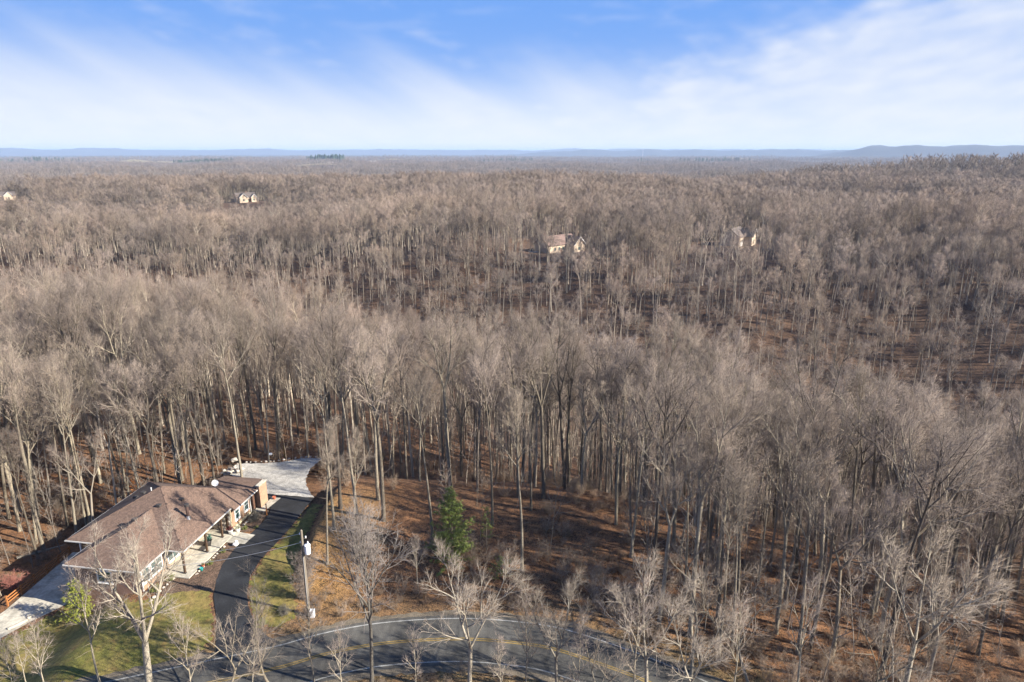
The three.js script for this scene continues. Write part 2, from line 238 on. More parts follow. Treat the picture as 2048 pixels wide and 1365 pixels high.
// ---------------------------------------------------------------- trees
class Wood { // collects tapered tubes and pointed twigs
  constructor() { this.p = []; this.n = []; this.c = []; this.u = []; this.i = []; }
  tube(pts, rad, sides, tone, rng, v0 = 0) {
    const up = new THREE.Vector3(), a = new THREE.Vector3(), b = new THREE.Vector3(), d = new THREE.Vector3(); let first = this.p.length / 3, len = v0;
    for (let k = 0; k < pts.length; k++) {
      d.subVectors(pts[Math.min(k + 1, pts.length - 1)], pts[Math.max(k - 1, 0)]).normalize(); up.set(Math.abs(d.y) > 0.9 ? 1 : 0, Math.abs(d.y) > 0.9 ? 0 : 1, 0); a.crossVectors(d, up).normalize(); b.crossVectors(d, a);
      if (k) len += pts[k].distanceTo(pts[k - 1]);
      const tip = rad[k] < 1e-5;
      for (let s = 0; s < (tip ? 1 : sides); s++) { const f = s / sides * Math.PI * 2, c = Math.cos(f), q = Math.sin(f), nx = a.x * c + b.x * q, ny = a.y * c + b.y * q, nz = a.z * c + b.z * q, m = tone[3] ? 1 + tone[3] * (rng() - 0.5) : 1;
        this.p.push(pts[k].x + nx * rad[k], pts[k].y + ny * rad[k], pts[k].z + nz * rad[k]); this.n.push(tip ? d.x : nx, tip ? d.y : ny, tip ? d.z : nz); this.c.push(tone[0] * m, tone[1] * m, tone[2] * m); this.u.push(s / sides, len); }
      if (k) { const w = first, r0 = this.prev; for (let s = 0; s < sides; s++) { const s1 = (s + 1) % sides; if (tip) this.i.push(r0 + s, r0 + s1, w); else this.i.push(r0 + s, r0 + s1, w + s, r0 + s1, w + s1, w + s); } }
      this.prev = first; first = this.p.length / 3;
    }
  }
  geo() { const g = new THREE.BufferGeometry(); g.setAttribute('position', new THREE.Float32BufferAttribute(this.p, 3)); g.setAttribute('normal', new THREE.Float32BufferAttribute(this.n, 3)); g.setAttribute('color', new THREE.Float32BufferAttribute(this.c, 3)); g.setAttribute('uv', new THREE.Float32BufferAttribute(this.u, 2)); g.setIndex(this.i); return g; }
}
function grow(rng, p, d, len, nseg, wob, lift) { const pts = [p.clone()], q = d.clone(); let c = p.clone(); for (let i = 0; i < nseg; i++) { q.x += (rng() - 0.5) * wob; q.y += (rng() - 0.5) * wob + lift; q.z += (rng() - 0.5) * wob; q.normalize(); c = c.clone().addScaledVector(q, len / nseg); pts.push(c); } return pts; }
const GOLD = 2.39996;
function side(rng, d, ang, az) { const a = new THREE.Vector3(Math.abs(d.y) > 0.9 ? 1 : 0, Math.abs(d.y) > 0.9 ? 0 : 1, 0).cross(d).normalize(), b = new THREE.Vector3().crossVectors(d, a); return d.clone().multiplyScalar(Math.cos(ang)).addScaledVector(a, Math.sin(ang) * Math.cos(az)).addScaledVector(b, Math.sin(ang) * Math.sin(az)).normalize(); }
// cfg: h, r, bole, forks, spread, n (children per level), seg, sides, len (ratio per level), ang, twig (radius), twigLen
function makeTree(seed, cfg) {
  const rng = rngOf(seed), W1 = new Wood(), W2 = new Wood(), bark = [...cfg.bark, 0.35], twig = [...cfg.twig, 0.25], max = cfg.n.length;
  const at = (pts, t) => { const f = t * (pts.length - 1), k = Math.min(pts.length - 2, Math.floor(f)); return [pts[k].clone().lerp(pts[k + 1], f - k), pts[k + 1].clone().sub(pts[k]).normalize()]; };
  const branch = (p, d, len, r, lv) => {
    if (lv === max) { const e = grow(rng, p, d, len, cfg.twigSeg ?? 1, 0.25, 0.05); W2.tube(e, e.map((_, k) => k === e.length - 1 ? 0 : Math.max(cfg.tr * (1 - 0.6 * k / e.length), 0.002)), 3, twig, rng); return; }
    const ns = cfg.seg[lv], pts = grow(rng, p, d, len, ns, cfg.wob[lv], cfg.lift[lv]), rad = pts.map((_, k) => Math.max(lv <= 2 ? cfg.tr * 1.7 : cfg.tr, r * (1 - 0.72 * k / ns)));
    (lv <= 1 ? W1 : W2).tube(pts, rad, cfg.sides[lv], lv <= 1 ? bark : lv === 2 ? mix3(cfg.bark, cfg.twig, 0.5) : twig, rng);
    const n = cfg.n[lv]; let az = rng() * 6.28;
    for (let k = 0; k < n; k++) {
      const t = lerp(cfg.t0[lv], 0.98, (k + rng() * 0.9) / n), [q, dir] = at(pts, Math.min(t, 0.99)); az += GOLD + (rng() - 0.5);
      const a = cfg.ang[lv] * (0.7 + 0.6 * rng()) * (k === n - 1 ? 0.35 : 1), cl = (lv + 1 === max ? cfg.twigLen : len * cfg.len[lv]) * (0.7 + 0.6 * rng()) * (lv + 1 === max ? 1 : 1.1 - 0.55 * t);
      branch(q, side(rng, dir, a, az), cl, Math.max(cfg.tr, r * (1 - 0.72 * t) * 0.68), lv + 1);
    }
  };
  // stem(s)
  const fork = cfg.fork, hb = cfg.h * (fork > 1 ? cfg.bole : 0.97), lean = new THREE.Vector3((rng() - 0.5) * cfg.lean, 1, (rng() - 0.5) * cfg.lean).normalize();
  const ns = cfg.stemSeg, st = grow(rng, new THREE.Vector3(0, -0.5, 0), lean, hb + 0.5, ns, cfg.stemWob, 0.02);
  const taper = fork > 1 ? 0.28 : 0.86; W1.tube(st, st.map((_, k) => cfg.r * (1 - taper * k / ns) * (k === 0 ? 1.5 : 1)), cfg.stemSides, bark, rng);
  const crownFrom = (pts, r, len, count, t0) => { let az = rng() * 6.28; for (let k = 0; k < count; k++) { const t = lerp(t0, 0.985, Math.pow((k + rng() * 0.8) / count, 0.85)), [q, dir] = at(pts, t); az += GOLD + (rng() - 0.5); branch(q, side(rng, dir, cfg.ang0 * (0.7 + 0.6 * rng()) * (1.15 - 0.6 * t), az), len * (1.15 - 0.7 * (t - t0) / (1 - t0)) * (0.75 + 0.5 * rng()), r * (1 - 0.8 * t) * 0.72 + 0.016, 1); } };
  if (fork <= 1) crownFrom(st, cfg.r, cfg.h * cfg.limb, cfg.n0, cfg.bole);
  else { let az = rng() * 6.28; const top = st[st.length - 1], dir = top.clone().sub(st[st.length - 2]).normalize(), rt = cfg.r * (1 - taper);
    for (let f = 0; f < fork; f++) { az += 6.283 / fork + (rng() - 0.5) * 0.6; const L = cfg.h * (1 - cfg.bole) * (0.85 + 0.25 * rng()), ld = grow(rng, top, side(rng, dir, cfg.forkAng * (0.6 + 0.7 * rng()), az), L, Math.max(3, ns - 2), cfg.stemWob * 1.6, 0.06), rr = rt * (f ? 0.68 : 0.82);
      W1.tube(ld, ld.map((_, k) => rr * (1 - 0.85 * k / (ld.length - 1))), Math.max(4, cfg.stemSides - 1), bark, rng); crownFrom(ld, rr, cfg.h * cfg.limb * 0.85, Math.ceil(cfg.n0 / fork * 1.25), 0.12); } }
  if (cfg.snags) for (let k = 0; k < cfg.snags; k++) { const [q] = at(st, 0.25 + 0.6 * rng()); const e = grow(rng, q, new THREE.Vector3(rng() - 0.5, 0.15, rng() - 0.5).normalize(), 0.6 + 1.6 * rng(), 3, 0.5, 0.05); W2.tube(e, e.map((_, j) => 0.022 * (1 - j / 3)), 3, twig, rng); }
  return { trunk: W1.geo(), crown: W2.geo() };
}
const BARKS = [[0.42, 0.365, 0.28], [0.34, 0.29, 0.22], [0.52, 0.46, 0.36], [0.26, 0.22, 0.175]];
const TWIGS = [[0.33, 0.258, 0.205], [0.30, 0.24, 0.185], [0.36, 0.288, 0.235], [0.27, 0.213, 0.168]];
const LOD = [
  { n: [0, 6, 6, 5], seg: [0, 5, 4, 2], sides: [0, 5, 3, 3], tr: 0.009, twigLen: 0.75, n0: 9, stemSeg: 11, stemSides: 8, snags: 6 },
  { n: [0, 5, 5, 4], seg: [0, 4, 2, 1], sides: [0, 4, 3, 3], tr: 0.0145, twigLen: 0.9, n0: 8, stemSeg: 7, stemSides: 6, snags: 3 },
  { n: [0, 6, 7], seg: [0, 3, 2], sides: [0, 3, 3], tr: 0.036, twigLen: 1.6, n0: 7, stemSeg: 5, stemSides: 5, snags: 0 },
  { n: [0, 9], seg: [0, 2], sides: [0, 3], tr: 0.11, twigLen: 2.6, n0: 7, stemSeg: 3, stemSides: 4, snags: 0 },
];
const SHAPES = [ // forest-grown: long bole, crown of steep limbs
  { h: 21, r: 0.197, bole: 0.62, fork: 1, limb: 0.24, ang0: 0.70, lean: 0.05 }, { h: 22, r: 0.230, bole: 0.59, fork: 2, forkAng: 0.3, limb: 0.24, ang0: 0.66, lean: 0.08 },
  { h: 20, r: 0.180, bole: 0.67, fork: 1, limb: 0.26, ang0: 0.79, lean: 0.10 }, { h: 23, r: 0.254, bole: 0.55, fork: 3, forkAng: 0.38, limb: 0.23, ang0: 0.67, lean: 0.06 },
  { h: 19, r: 0.156, bole: 0.57, fork: 1, limb: 0.2, ang0: 0.61, lean: 0.12 }, { h: 21, r: 0.221, bole: 0.49, fork: 2, forkAng: 0.45, limb: 0.27, ang0: 0.74, lean: 0.12 },
  { h: 22, r: 0.205, bole: 0.69, fork: 1, limb: 0.28, ang0: 0.74, lean: 0.04 }, { h: 20, r: 0.213, bole: 0.65, fork: 2, forkAng: 0.26, limb: 0.26, ang0: 0.79, lean: 0.07 },
];
const cfgOf = (s, l, k) => ({ len: [0, 0.52, 0.5, 0.5], ang: [0, 0.62, 0.68, 0.66], t0: [0, 0.16, 0.12, 0.1], wob: [0, 0.26, 0.32, 0.3], lift: [0, 0.09, 0.06, 0.05], stemWob: 0.07, bark: BARKS[k % 4], twig: TWIGS[(k * 3 + 1) % 4], ...LOD[l], ...SHAPES[s], ...(l >= 1 ? { ang0: SHAPES[s].ang0 * [1, 1.12, 1.3, 1.45][l], lift: l > 1 ? [0, 0.02, 0.02, 0.02] : [0, 0.07, 0.05, 0.04], limb: SHAPES[s].limb * [1, 1, 1, 1.1][l] } : {}) });
const SAPLING = { h: 10, r: 0.045, bole: 0.3, fork: 1, limb: 0.2, ang0: 0.7, lean: 0.15, n: [0, 4, 4], seg: [0, 3, 1], sides: [0, 3, 3], tr: 0.012, twigLen: 0.6, n0: 9, stemSeg: 7, stemSides: 5, snags: 0, len: [0, 0.5, 0.5], ang: [0, 0.75, 0.75], t0: [0, 0.15, 0.1], wob: [0, 0.3, 0.3], lift: [0, 0.06, 0.05], stemWob: 0.12, bark: BARKS[2], twig: TWIGS[2] };
const barkTex = texture(256, (x, y) => { const k = 0.70 + 0.5 * (nC(x, y * 0.25) - 0.5) + 0.3 * (nB(x, y) - 0.5); return [k, k * 0.99, k * 0.97]; }, true, 2, 0.5);
const woodMat = [1.0, 0.82, 1.2, 0.62].map((k, i) => new THREE.MeshStandardMaterial({ color: new THREE.Color().setRGB(k, k * [1, 0.99, 0.99, 0.97][i], k * [1, 0.97, 0.95, 0.95][i]), vertexColors: true, roughness: 0.95, map: barkTex }));
const twigMat = [0.76, 0.62, 0.88, 0.52].map((k) => new THREE.MeshStandardMaterial({ color: new THREE.Color().setRGB(k, k, k), vertexColors: true, roughness: 0.95 }));
const near = SHAPES.map((_, s) => makeTree(100 + s, cfgOf(s, 0, s))).concat(SHAPES.map((_, s) => makeTree(160 + s, cfgOf(s, 0, s + 1))));
const joined = (t) => mergeGeometries([t.trunk, t.crown]);
const nearAll = near.map(joined), midAll = SHAPES.map((_, s) => joined(makeTree(200 + s, cfgOf(s, 1, s)))), farAll = SHAPES.slice(0, 6).map((_, s) => joined(makeTree(300 + s, cfgOf(s, 2, s)))), vastAll = SHAPES.slice(0, 5).map((_, s) => joined(makeTree(400 + s, cfgOf(s, 3, s))));
const sapAll = [0, 1, 2, 3].map((s) => joined(makeTree(500 + s, { ...SAPLING, h: 8 + s * 1.6, lean: 0.12 + 0.08 * s, bark: BARKS[s], twig: TWIGS[s] })));

// where trees may stand
const HOUSE_SPOT = [-41, -70];
function clear(x, z) { // 0 = no tree, 1 = wood
  if (z > -38 && x < 8) return 0;
  const d = segDist(x, z, ROAD); if (d < 5.5) return 0;
  if (inside(x, z, YARD)) return 0;
  if (z > -56 && x < 14 || z > -46 && x < 60) return 0; if (z > -54 && x > 14) return 0.5;                                        // near verge: planted by hand below
  if (x > -24 && x < 9 && d < 13.5) return 0; if (x > -25 && x < -13 && z > -88) return 0.06; if (x > -24 && x < 13 && z > -84) return 0.3;
  for (const [hx, hz, , , d1, d2, len] of FARM) { const q = Math.hypot(x - hx, z - hz); if (q < 24 || Math.hypot((x - hx - 24) / 26, (z - hz - 8) / 14) < 1) return 0; const L = Math.hypot(hx, hz), a = (x * hx + z * hz) / L, b = Math.abs(x * hz - z * hx) / L; if (a < L && a > L - 40 && b < 15) return d1; if (a < L && a > L - len && b < 18) return d2; }
  for (const [fx, fz, a, b] of FIELDS) if (Math.hypot((x - fx) / a, (z - fz) / b) < 1) return 0;
  const L = segDist(x, z, HOLLOW); if (L < 95) { const up = segDist(x * 0.97, z * 0.97, HOLLOW) < L; return up ? lerp(0.62, 0.95, ss(60, 95, L)) : 0.85; } // thinner on the slope that faces the house ridge
  return 1;
}
const R = rngOf(77), spots = [], saps = [], bulk = { mid: [], far: [], vast: [] };
function scatter(s, r0, r1, put) { for (let z = -r1; z < 10; z += s) { const w = Math.min(r1, 0.80 * Math.max(-z, 0) + 42); for (let x = -w; x < w; x += s) { const px = x + (R() - 0.5) * s * 0.95, pz = z + (R() - 0.5) * s * 0.95, r = Math.hypot(px, pz), k = R(); if (r < r0 || r >= r1) continue; if (k > clear(px, pz)) continue; put(px, pz, r); } } }
scatter(4.3, 0, 150, (x, z, r) => { if (z > -30) return; spots.push([x, z, 0.72 + 0.42 * R() + 0.06 * N1(x * 0.03, z * 0.03)]); });
scatter(3.6, 0, 150, (x, z) => { if (R() < 0.85 && z < -30 && !(x > -25 && x < -9 && z > -92)) saps.push([x, z, 0.6 + 0.7 * R()]); });
scatter(4.5, 150, 420, (x, z) => { bulk.mid.push([x, z, (0.68 + 0.45 * R()) * (segDist(x, z, HOLLOW) < 80 ? 0.86 : 1)]); });
scatter(5, 150, 330, (x, z) => { if (R() < 0.5) saps.push([x, z, 0.7 + 0.7 * R()]); });
scatter(6, 420, 1000, (x, z) => bulk.far.push([x, z, 0.8 + 0.42 * R()]));
scatter(9.5, 1000, 2200, (x, z) => bulk.vast.push([x, z, 0.85 + 0.45 * R()]));
scatter(15, 2200, 4600, (x, z) => bulk.vast.push([x, z, 0.85 + 0.5 * R()]));
scatter(34, 4600, 9000, (x, z) => bulk.vast.push([x, z, 0.9 + 0.6 * R()]));
// pixel footprint of a tree from the photograph's standpoint: the 300 that show largest become single trees
const view = (x, z, h) => { const y = T(x, z), f = -z * Math.cos(PITCH) + (EYE - y - h * 0.7) * Math.sin(PITCH); return f > 5 && Math.abs(x / f) < 0.77 && z < -36 ? h / f : 0; };
spots.forEach((p) => p.push(view(p[0], p[1], 20 * p[2]))); spots.sort((a, b) => b[3] - a[3]);
const KINDS = ['straight', 'twin-stemmed', 'straight', 'many-limbed', 'slender', 'wide-forked', 'straight', 'twin-stemmed'];
const TONES = ['grey-tan', 'brownish', 'pale', 'dark'];
function placeTree(x, z, s, v, tone, turn, label, group, sx = 1, name = 'bare_tree', tilt) {
  const g = thing(name, label, 'tree', [x, T(x, z), z], turn, group); g.scale.set(s * sx, s, s * sx); if (tilt) g.rotation.z = tilt;
  part('trunk', near[v].trunk, woodMat[tone], g); part('crown', near[v].crown, twigMat[tone], g); return g;
}
function zone(x, z) {
  if (z > -62 && x > 8) return 'beside the road bend';
  if (x < -45) return z > -76 ? 'left of the house' : 'in the wood behind the house';
  if (x < -24) return z > -102 ? 'behind the gravel pad' : 'deep behind the gravel pad';
  if (x < 3) return z > -92 ? 'behind the pine' : 'far behind the pine';
  if (x < 35) return z > -85 ? 'on the slope right of the pine' : 'beyond the slope right of the pine';
  return z > -75 ? 'low in the right-hand wood' : 'far up in the right-hand wood';
}
const rt = rngOf(909), alike = new Map(), NTH = ['', '', 'second', 'third', 'fourth', 'fifth', 'sixth', 'seventh'];
const settle = () => { for (const [l, set] of alike) if (set.length > 1) { set.sort((a, b) => a.position.x / -a.position.z - b.position.x / -b.position.z); set.forEach((g, i) => { g.userData.label = l.replace(' bare tree', ' tree') + (i === 0 ? ', leftmost' : i === set.length - 1 ? ', rightmost' : `, ${NTH[i + 1] ?? 'further'} from left`); }); } };
for (const [x, z, s] of spots.slice(0, 250)) {
  const v = Math.floor(rt() * 16), tone = Math.floor(rt() * 4), k = KINDS[v % 8], where = zone(x, z), size = s > 1.02 ? 'tall' : s > 0.92 ? 'medium' : 'short';
  const l = `${size} ${k} bare tree, ${TONES[tone]} bark, ${where}`, g = placeTree(x, z, s, v, tone, rt() * 6.28, l, 'bare trees ' + where, 0.9 + 0.2 * rt());
  if (!alike.has(l)) alike.set(l, []); alike.get(l).push(g);
}
settle();
const wood = new THREE.Group(); wood.name = 'woodland'; wood.userData = { kind: 'stuff', label: 'bare winter woodland covering the hills to the horizon', category: 'woodland' }; scene.add(wood);
const tintMat = new THREE.MeshStandardMaterial({ color: 0xffffff, vertexColors: true, roughness: 0.95 });
function mass(name, geos, list, seed, parent = wood, tall = 1, dim = 1) {
  const r = rngOf(seed), by = geos.map(() => []); list.forEach((p) => by[Math.floor(r() * geos.length)].push(p));
  const m4 = new THREE.Matrix4(), q = new THREE.Quaternion(), Y = new THREE.Vector3(0, 1, 0), c = new THREE.Color();
  by.forEach((l, k) => { if (!l.length) return; const im = new THREE.InstancedMesh(geos[k], tintMat, l.length); im.name = name; im.userData.kind = 'stuff'; on(im);
    l.forEach(([x, z, s], i) => { const w = s * (0.88 + 0.24 * r()); q.setFromAxisAngle(Y, r() * 6.283); m4.compose(new THREE.Vector3(x, T(x, z), z), q, new THREE.Vector3(w, s * tall, w)); im.setMatrixAt(i, m4);
      const b = dim * (0.5 + 0.44 * r()) + 0.16 * N2(x / 90, z / 90), h = 0.5 + 0.5 * N3(x / 60, z / 60); c.setRGB(b * (0.97 + 0.08 * h), b * (0.97 + 0.02 * h), b * (1.0 - 0.05 * h)); im.setColorAt(i, c); });
    parent.add(im); });
}
mass('wood_tree', nearAll, spots.slice(250), 1); mass('wood_tree', midAll, bulk.mid, 2); mass('wood_tree', farAll, bulk.far, 3, wood, 1, 0.84); mass('wood_tree', vastAll, bulk.vast, 4, wood, 1, 0.72); mass('wood_sapling', sapAll, saps, 5);
console.log('trees', spots.length, bulk.mid.length, bulk.far.length, bulk.vast.length, 'saplings', saps.length, 'tris near', nearAll.map((g) => g.index.count / 3).join(' '), 'mid', midAll[0].index.count / 3, farAll[0].index.count / 3, vastAll[0].index.count / 3);

// ---------------------------------------------------------------- the brown-roofed house; local x = towards the driveway, local -z = away from the camera
const HX = -37.7, HZ = -60.5, HT = -8.97 * Math.PI / 180;
const toWorld = (v, y, u) => { const c = Math.cos(HT), s = Math.sin(HT), x = v, z = -u; return [HX + x * c + z * s, y, HZ - x * s + z * c]; };
const house = thing('ranch_house', 'long tan stucco house with brown shingled hip roof beside the black driveway', 'house', [HX, 0, HZ], HT);
function bx(w, h, d, x, y, z) { const g = new THREE.BoxGeometry(w, h, d); g.translate(x, y, z); return g; }
function wallBox(v0, v1, u0, u1, y0, y1) { // box with uv in metres
  const g = bx(v1 - v0, y1 - y0, u1 - u0, (v0 + v1) / 2, (y0 + y1) / 2, -(u0 + u1) / 2), p = g.attributes.position, n = g.attributes.normal, uv = g.attributes.uv;
  for (let i = 0; i < p.count; i++) { const ax = Math.abs(n.getX(i)), ay = Math.abs(n.getY(i)); uv.setXY(i, ax > 0.5 ? p.getZ(i) : p.getX(i), ay > 0.5 ? p.getZ(i) : p.getY(i)); } return g;
}
function slab(pts, t, uvDir) { // pts [v,u,y] of a planar roof face -> solid t thick, uv in metres along eave and slope
  const P = pts.map(([v, u, y]) => new THREE.Vector3(v, y, -u)), n = new THREE.Vector3().crossVectors(P[1].clone().sub(P[0]), P[2].clone().sub(P[0])).normalize(); if (n.y < 0) { P.reverse(); n.negate(); }
  const a = uvDir === 'v' ? new THREE.Vector3(1, 0, 0) : new THREE.Vector3(0, 0, 1), b = new THREE.Vector3().crossVectors(n, a), pos = [], nor = [], uv = [];
  const flat = P.map((q) => new THREE.Vector2(q.dot(a), q.dot(b))), tri = THREE.ShapeUtils.triangulateShape(flat, []);
  const put = (q, m) => { pos.push(q.x, q.y, q.z); nor.push(m.x, m.y, m.z); uv.push(q.dot(a), q.dot(b)); };
  for (const f of tri) { let k = f; const c = new THREE.Vector3().crossVectors(P[f[1]].clone().sub(P[f[0]]), P[f[2]].clone().sub(P[f[0]])); if (c.dot(n) < 0) k = [f[0], f[2], f[1]]; for (const i of k) put(P[i], n); for (const i of [k[0], k[2], k[1]]) put(P[i].clone().addScaledVector(new THREE.Vector3(0, -1, 0), t), n.clone().negate()); }
  for (let i = 0; i < P.length; i++) { const p = P[i], q = P[(i + 1) % P.length], p2 = p.clone().setY(p.y - t), q2 = q.clone().setY(q.y - t), m = new THREE.Vector3().crossVectors(p2.clone().sub(p), q.clone().sub(p)).normalize(); for (const w of [p, p2, q, q, p2, q2]) put(w, m); }
  const g = new THREE.BufferGeometry(); g.setAttribute('position', new THREE.Float32BufferAttribute(pos, 3)); g.setAttribute('normal', new THREE.Float32BufferAttribute(nor, 3)); g.setAttribute('uv', new THREE.Float32BufferAttribute(uv, 2)); return g;
}
function beam(a, b, w, h) { // a, b = [v,u,y]
  const A = new THREE.Vector3(a[0], a[2], -a[1]), B = new THREE.Vector3(b[0], b[2], -b[1]), L = A.distanceTo(B), g = new THREE.BoxGeometry(w, h, L); g.applyMatrix4(new THREE.Matrix4().lookAt(B, A, new THREE.Vector3(0, 1, 0))); g.translate((A.x + B.x) / 2, (A.y + B.y) / 2, (A.z + B.z) / 2); return g;
}
{
  const E = 3.0, pk = [-4.9, 10.75, 6.475], roof = new THREE.Group(); roof.name = 'roof'; roof.userData.label = 'brown shingled hip roof with front wing'; house.add(roof);
  const faces = [
    [[[-11.9, 3.8, E], [-8.6, 3.8, E], [-4.3, 8.1, 5.15], [0, 3.8, E], [2.1, 3.8, E], pk], 'v'],
    [[[2.1, 3.8, E], [2.1, 17.7, E], pk], 'u'], [[[2.1, 17.7, E], [-11.9, 17.7, E], pk], 'v'], [[[-11.9, 17.7, E], [-11.9, 3.8, E], pk], 'u'],
    [[[-8.6, -0.3, E], [0, -0.3, E], [-4.3, 4.0, 5.15]], 'v'], [[[0, -0.3, E], [0, 3.8, E], [-4.3, 8.1, 5.15], [-4.3, 4.0, 5.15]], 'u'], [[[-8.6, 3.8, E], [-8.6, -0.3, E], [-4.3, 4.0, 5.15], [-4.3, 8.1, 5.15]], 'u'],
    [[[2.62, 13.1, 2.79], [2.62, 18.2, 2.79], [-2.5, 13.1, 5.33]], 'u'],
    [[[-3.6, 17.9, 2.6], [2.2, 17.9, 2.6], [2.2, 19.7, 3.05], [-3.6, 19.7, 3.05]], 'v'], [[[-3.6, 19.7, 3.05], [2.2, 19.7, 3.05], [2.2, 21.2, 2.7], [-3.6, 21.2, 2.7]], 'v'],
  ];
  for (const [f, d] of faces) part('roof_plane', slab(f, 0.16, d), mat.roof, roof);
  const eave = (a, b) => part('gutter', beam(a, b, 0.11, 0.11), mat.gutter, roof);
  const y = E - 0.1;
  eave([-8.65, -0.36, y], [0.06, -0.36, y]); eave([0.06, -0.42, y], [0.06, 3.74, y]); eave([0.12, 3.74, y], [2.16, 3.74, y]); eave([2.16, 3.68, y], [2.16, 13.04, y]);
  eave([2.68, 13.06, 2.69], [2.68, 18.2, 2.69]); eave([-11.96, 3.74, y], [-8.66, 3.74, y]); eave([-8.66, 3.68, y], [-8.66, -0.36, y]); eave([-11.96, 17.7, y], [-11.96, 3.68, y]);
  // ridge and hip caps
  const cap = (a, b) => part('ridge_cap', beam([a[0], a[1], a[2] - 0.012], [b[0], b[1], b[2] - 0.012], 0.16, 0.05), mat.roof, roof);
  cap([-8.5, -0.2, 3.05], [-4.3, 4.0, 5.15]); cap([-0.1, -0.2, 3.05], [-4.3, 4.0, 5.15]); cap([-4.3, 4, 5.15], [-4.3, 8.1, 5.15]); cap([2.0, 3.9, 3.05], pk); cap([-11.8, 3.9, 3.05], pk); cap([-11.8, 17.6, 3.05], pk); cap([2, 17.6, 3.05], pk);
  // vents and the flue
  const vent = (v, u, yy) => part('roof_vent', bx(0.45, 0.22, 0.45, v, yy, -u), mat.darkMetal, roof);
  vent(-3.6, 8.4, 5.42); vent(-2.2, 10.4, 5.22); vent(-4.6, 5.6, 5.05 + 0.1); vent(-6.5, 9.8, 6.05); vent(-8.0, 10.3, 4.95 + 0.1);
  const flue = part('flue_pipe', (() => { const g = new THREE.CylinderGeometry(0.17, 0.17, 1.55, 12); g.translate(-0.15, 4.85, -8.4); return g; })(), mat.brownMetal, roof);
  part('flue_cap', (() => { const g = new THREE.CylinderGeometry(0.27, 0.24, 0.26, 12); g.translate(-0.15, 5.72, -8.4); return g; })(), mat.darkMetal, flue);
  part('flue_flashing', (() => { const g = new THREE.CylinderGeometry(0.19, 0.3, 0.4, 12); g.translate(-0.15, 4.2, -8.4); return g; })(), mat.steel, flue);
  part('vent_pipe', (() => { const g = new THREE.CylinderGeometry(0.06, 0.06, 0.5, 8); g.translate(-5.9, 6.15, -10.4); return g; })(), mat.white, roof);
  // walls
  const W = (n, m, ...a) => part(n, wallBox(...a), m, house);
  W('wall', mat.stucco, -0.85, -0.6, 0.5, 4.2, 0, 2.86); W('wall', mat.brick, -8.0, -0.85, 0.25, 0.5, -3.3, 2.86); W('wall', mat.brick, -8.0, -7.75, 0.5, 7.5, -3.3, 2.86);
  W('wall', mat.stuccoPale, -0.84, -0.6, 4.2, 12.9, 0, 2.86); W('wall', mat.stucco, 1.75, 2.0, 12.95, 17.4, 0, 2.68); W('wall', mat.stucco, -11.2, 1.75, 17.15, 17.4, 0, 2.86);
  W('wall', mat.brick, -11.3, -11.05, 8, 17.15, -3.3, 2.86); W('wall', mat.brick, -11.05, -8, 8, 8.25, -3.3, 2.86); W('wall', mat.stucco, 1.9, 2.18, 18.7, 21.0, 0, 2.5); W('wall', mat.stucco, -3.4, 1.9, 20.75, 21.0, 0, 2.5); W('wall', mat.stucco, -3.4, -3.15, 17.4, 20.75, 0, 2.5);
  part('parapet_wall', wallBox(2.25, 2.7, 18.6, 20.4, 0, 2.95), mat.stucco, house); part('parapet_cap', wallBox(2.2, 2.76, 18.54, 20.46, 2.952, 3.06), mat.concrete, house);
  // stone veneer at the end of the porch: every stone its own piece
  const sv = part('stone_veneer', wallBox(-0.6, 1.98, 12.78, 12.94, 0, 2.72), mat.mortar, house, 'wall of mixed brown fieldstones'), rs = rngOf(5);
  const sg = [0, 1, 2].map((k) => { const g = new THREE.IcosahedronGeometry(0.5, 1), p = g.attributes.position, r = rngOf(k + 4), m = new Map(); for (let i = 0; i < p.count; i++) { const key = [p.getX(i), p.getY(i), p.getZ(i)].map((q) => q.toFixed(3)).join(); if (!m.has(key)) m.set(key, 0.82 + 0.36 * r()); const f = m.get(key); p.setXYZ(i, p.getX(i) * f, p.getY(i) * f, p.getZ(i) * f); } g.computeVertexNormals(); return g; });
  for (let j = 0; j < 9; j++) for (let i = 0; i < 8; i++) { const m = part('stone', sg[(i + j) % 3], [mat.stoneA, mat.stoneB, mat.stoneC, mat.stoneD][Math.floor(rs() * 4)], sv); m.position.set(-0.42 + i * 0.32 + (j % 2) * 0.1, 0.16 + j * 0.29, -12.77); m.scale.set(0.33, 0.29, 0.14); m.rotation.z = rs() * 3; }
  house.userData.stone = undefined;
  // windows
  const win = (v, u, y0, w, h, panes = 1, ax = 'v') => { // in a wall facing the driveway (ax v) or the camera (ax u)
    const box = (du, dy, dz, o, oy, od) => ax === 'v' ? bx(dz, dy, du, v + od, y0 + oy, -(u + o)) : bx(du, dy, dz, v + o, y0 + oy, -(u - od));
    const f = part('window', mergeGeometries([box(w + 0.24, 0.12, 0.1, 0, -h / 2 - 0.06, 0.05), box(w + 0.24, 0.12, 0.1, 0, h / 2 + 0.06, 0.05), box(0.12, h, 0.1, -w / 2 - 0.06, 0, 0.05), box(0.12, h, 0.1, w / 2 + 0.06, 0, 0.05)]), mat.white, house);
    for (let k = 0; k < panes; k++) for (const s of [-1, 1]) part('pane', box(w / panes - 0.05, h / 2 - 0.025, 0.03, -w / 2 + w / panes * (k + 0.5), s * h / 4, 0.02), mat.glass, f);
    for (let k = 1; k < panes; k++) part('mullion', box(0.05, h, 0.06, -w / 2 + w / panes * k, 0, 0.035), mat.white, f);
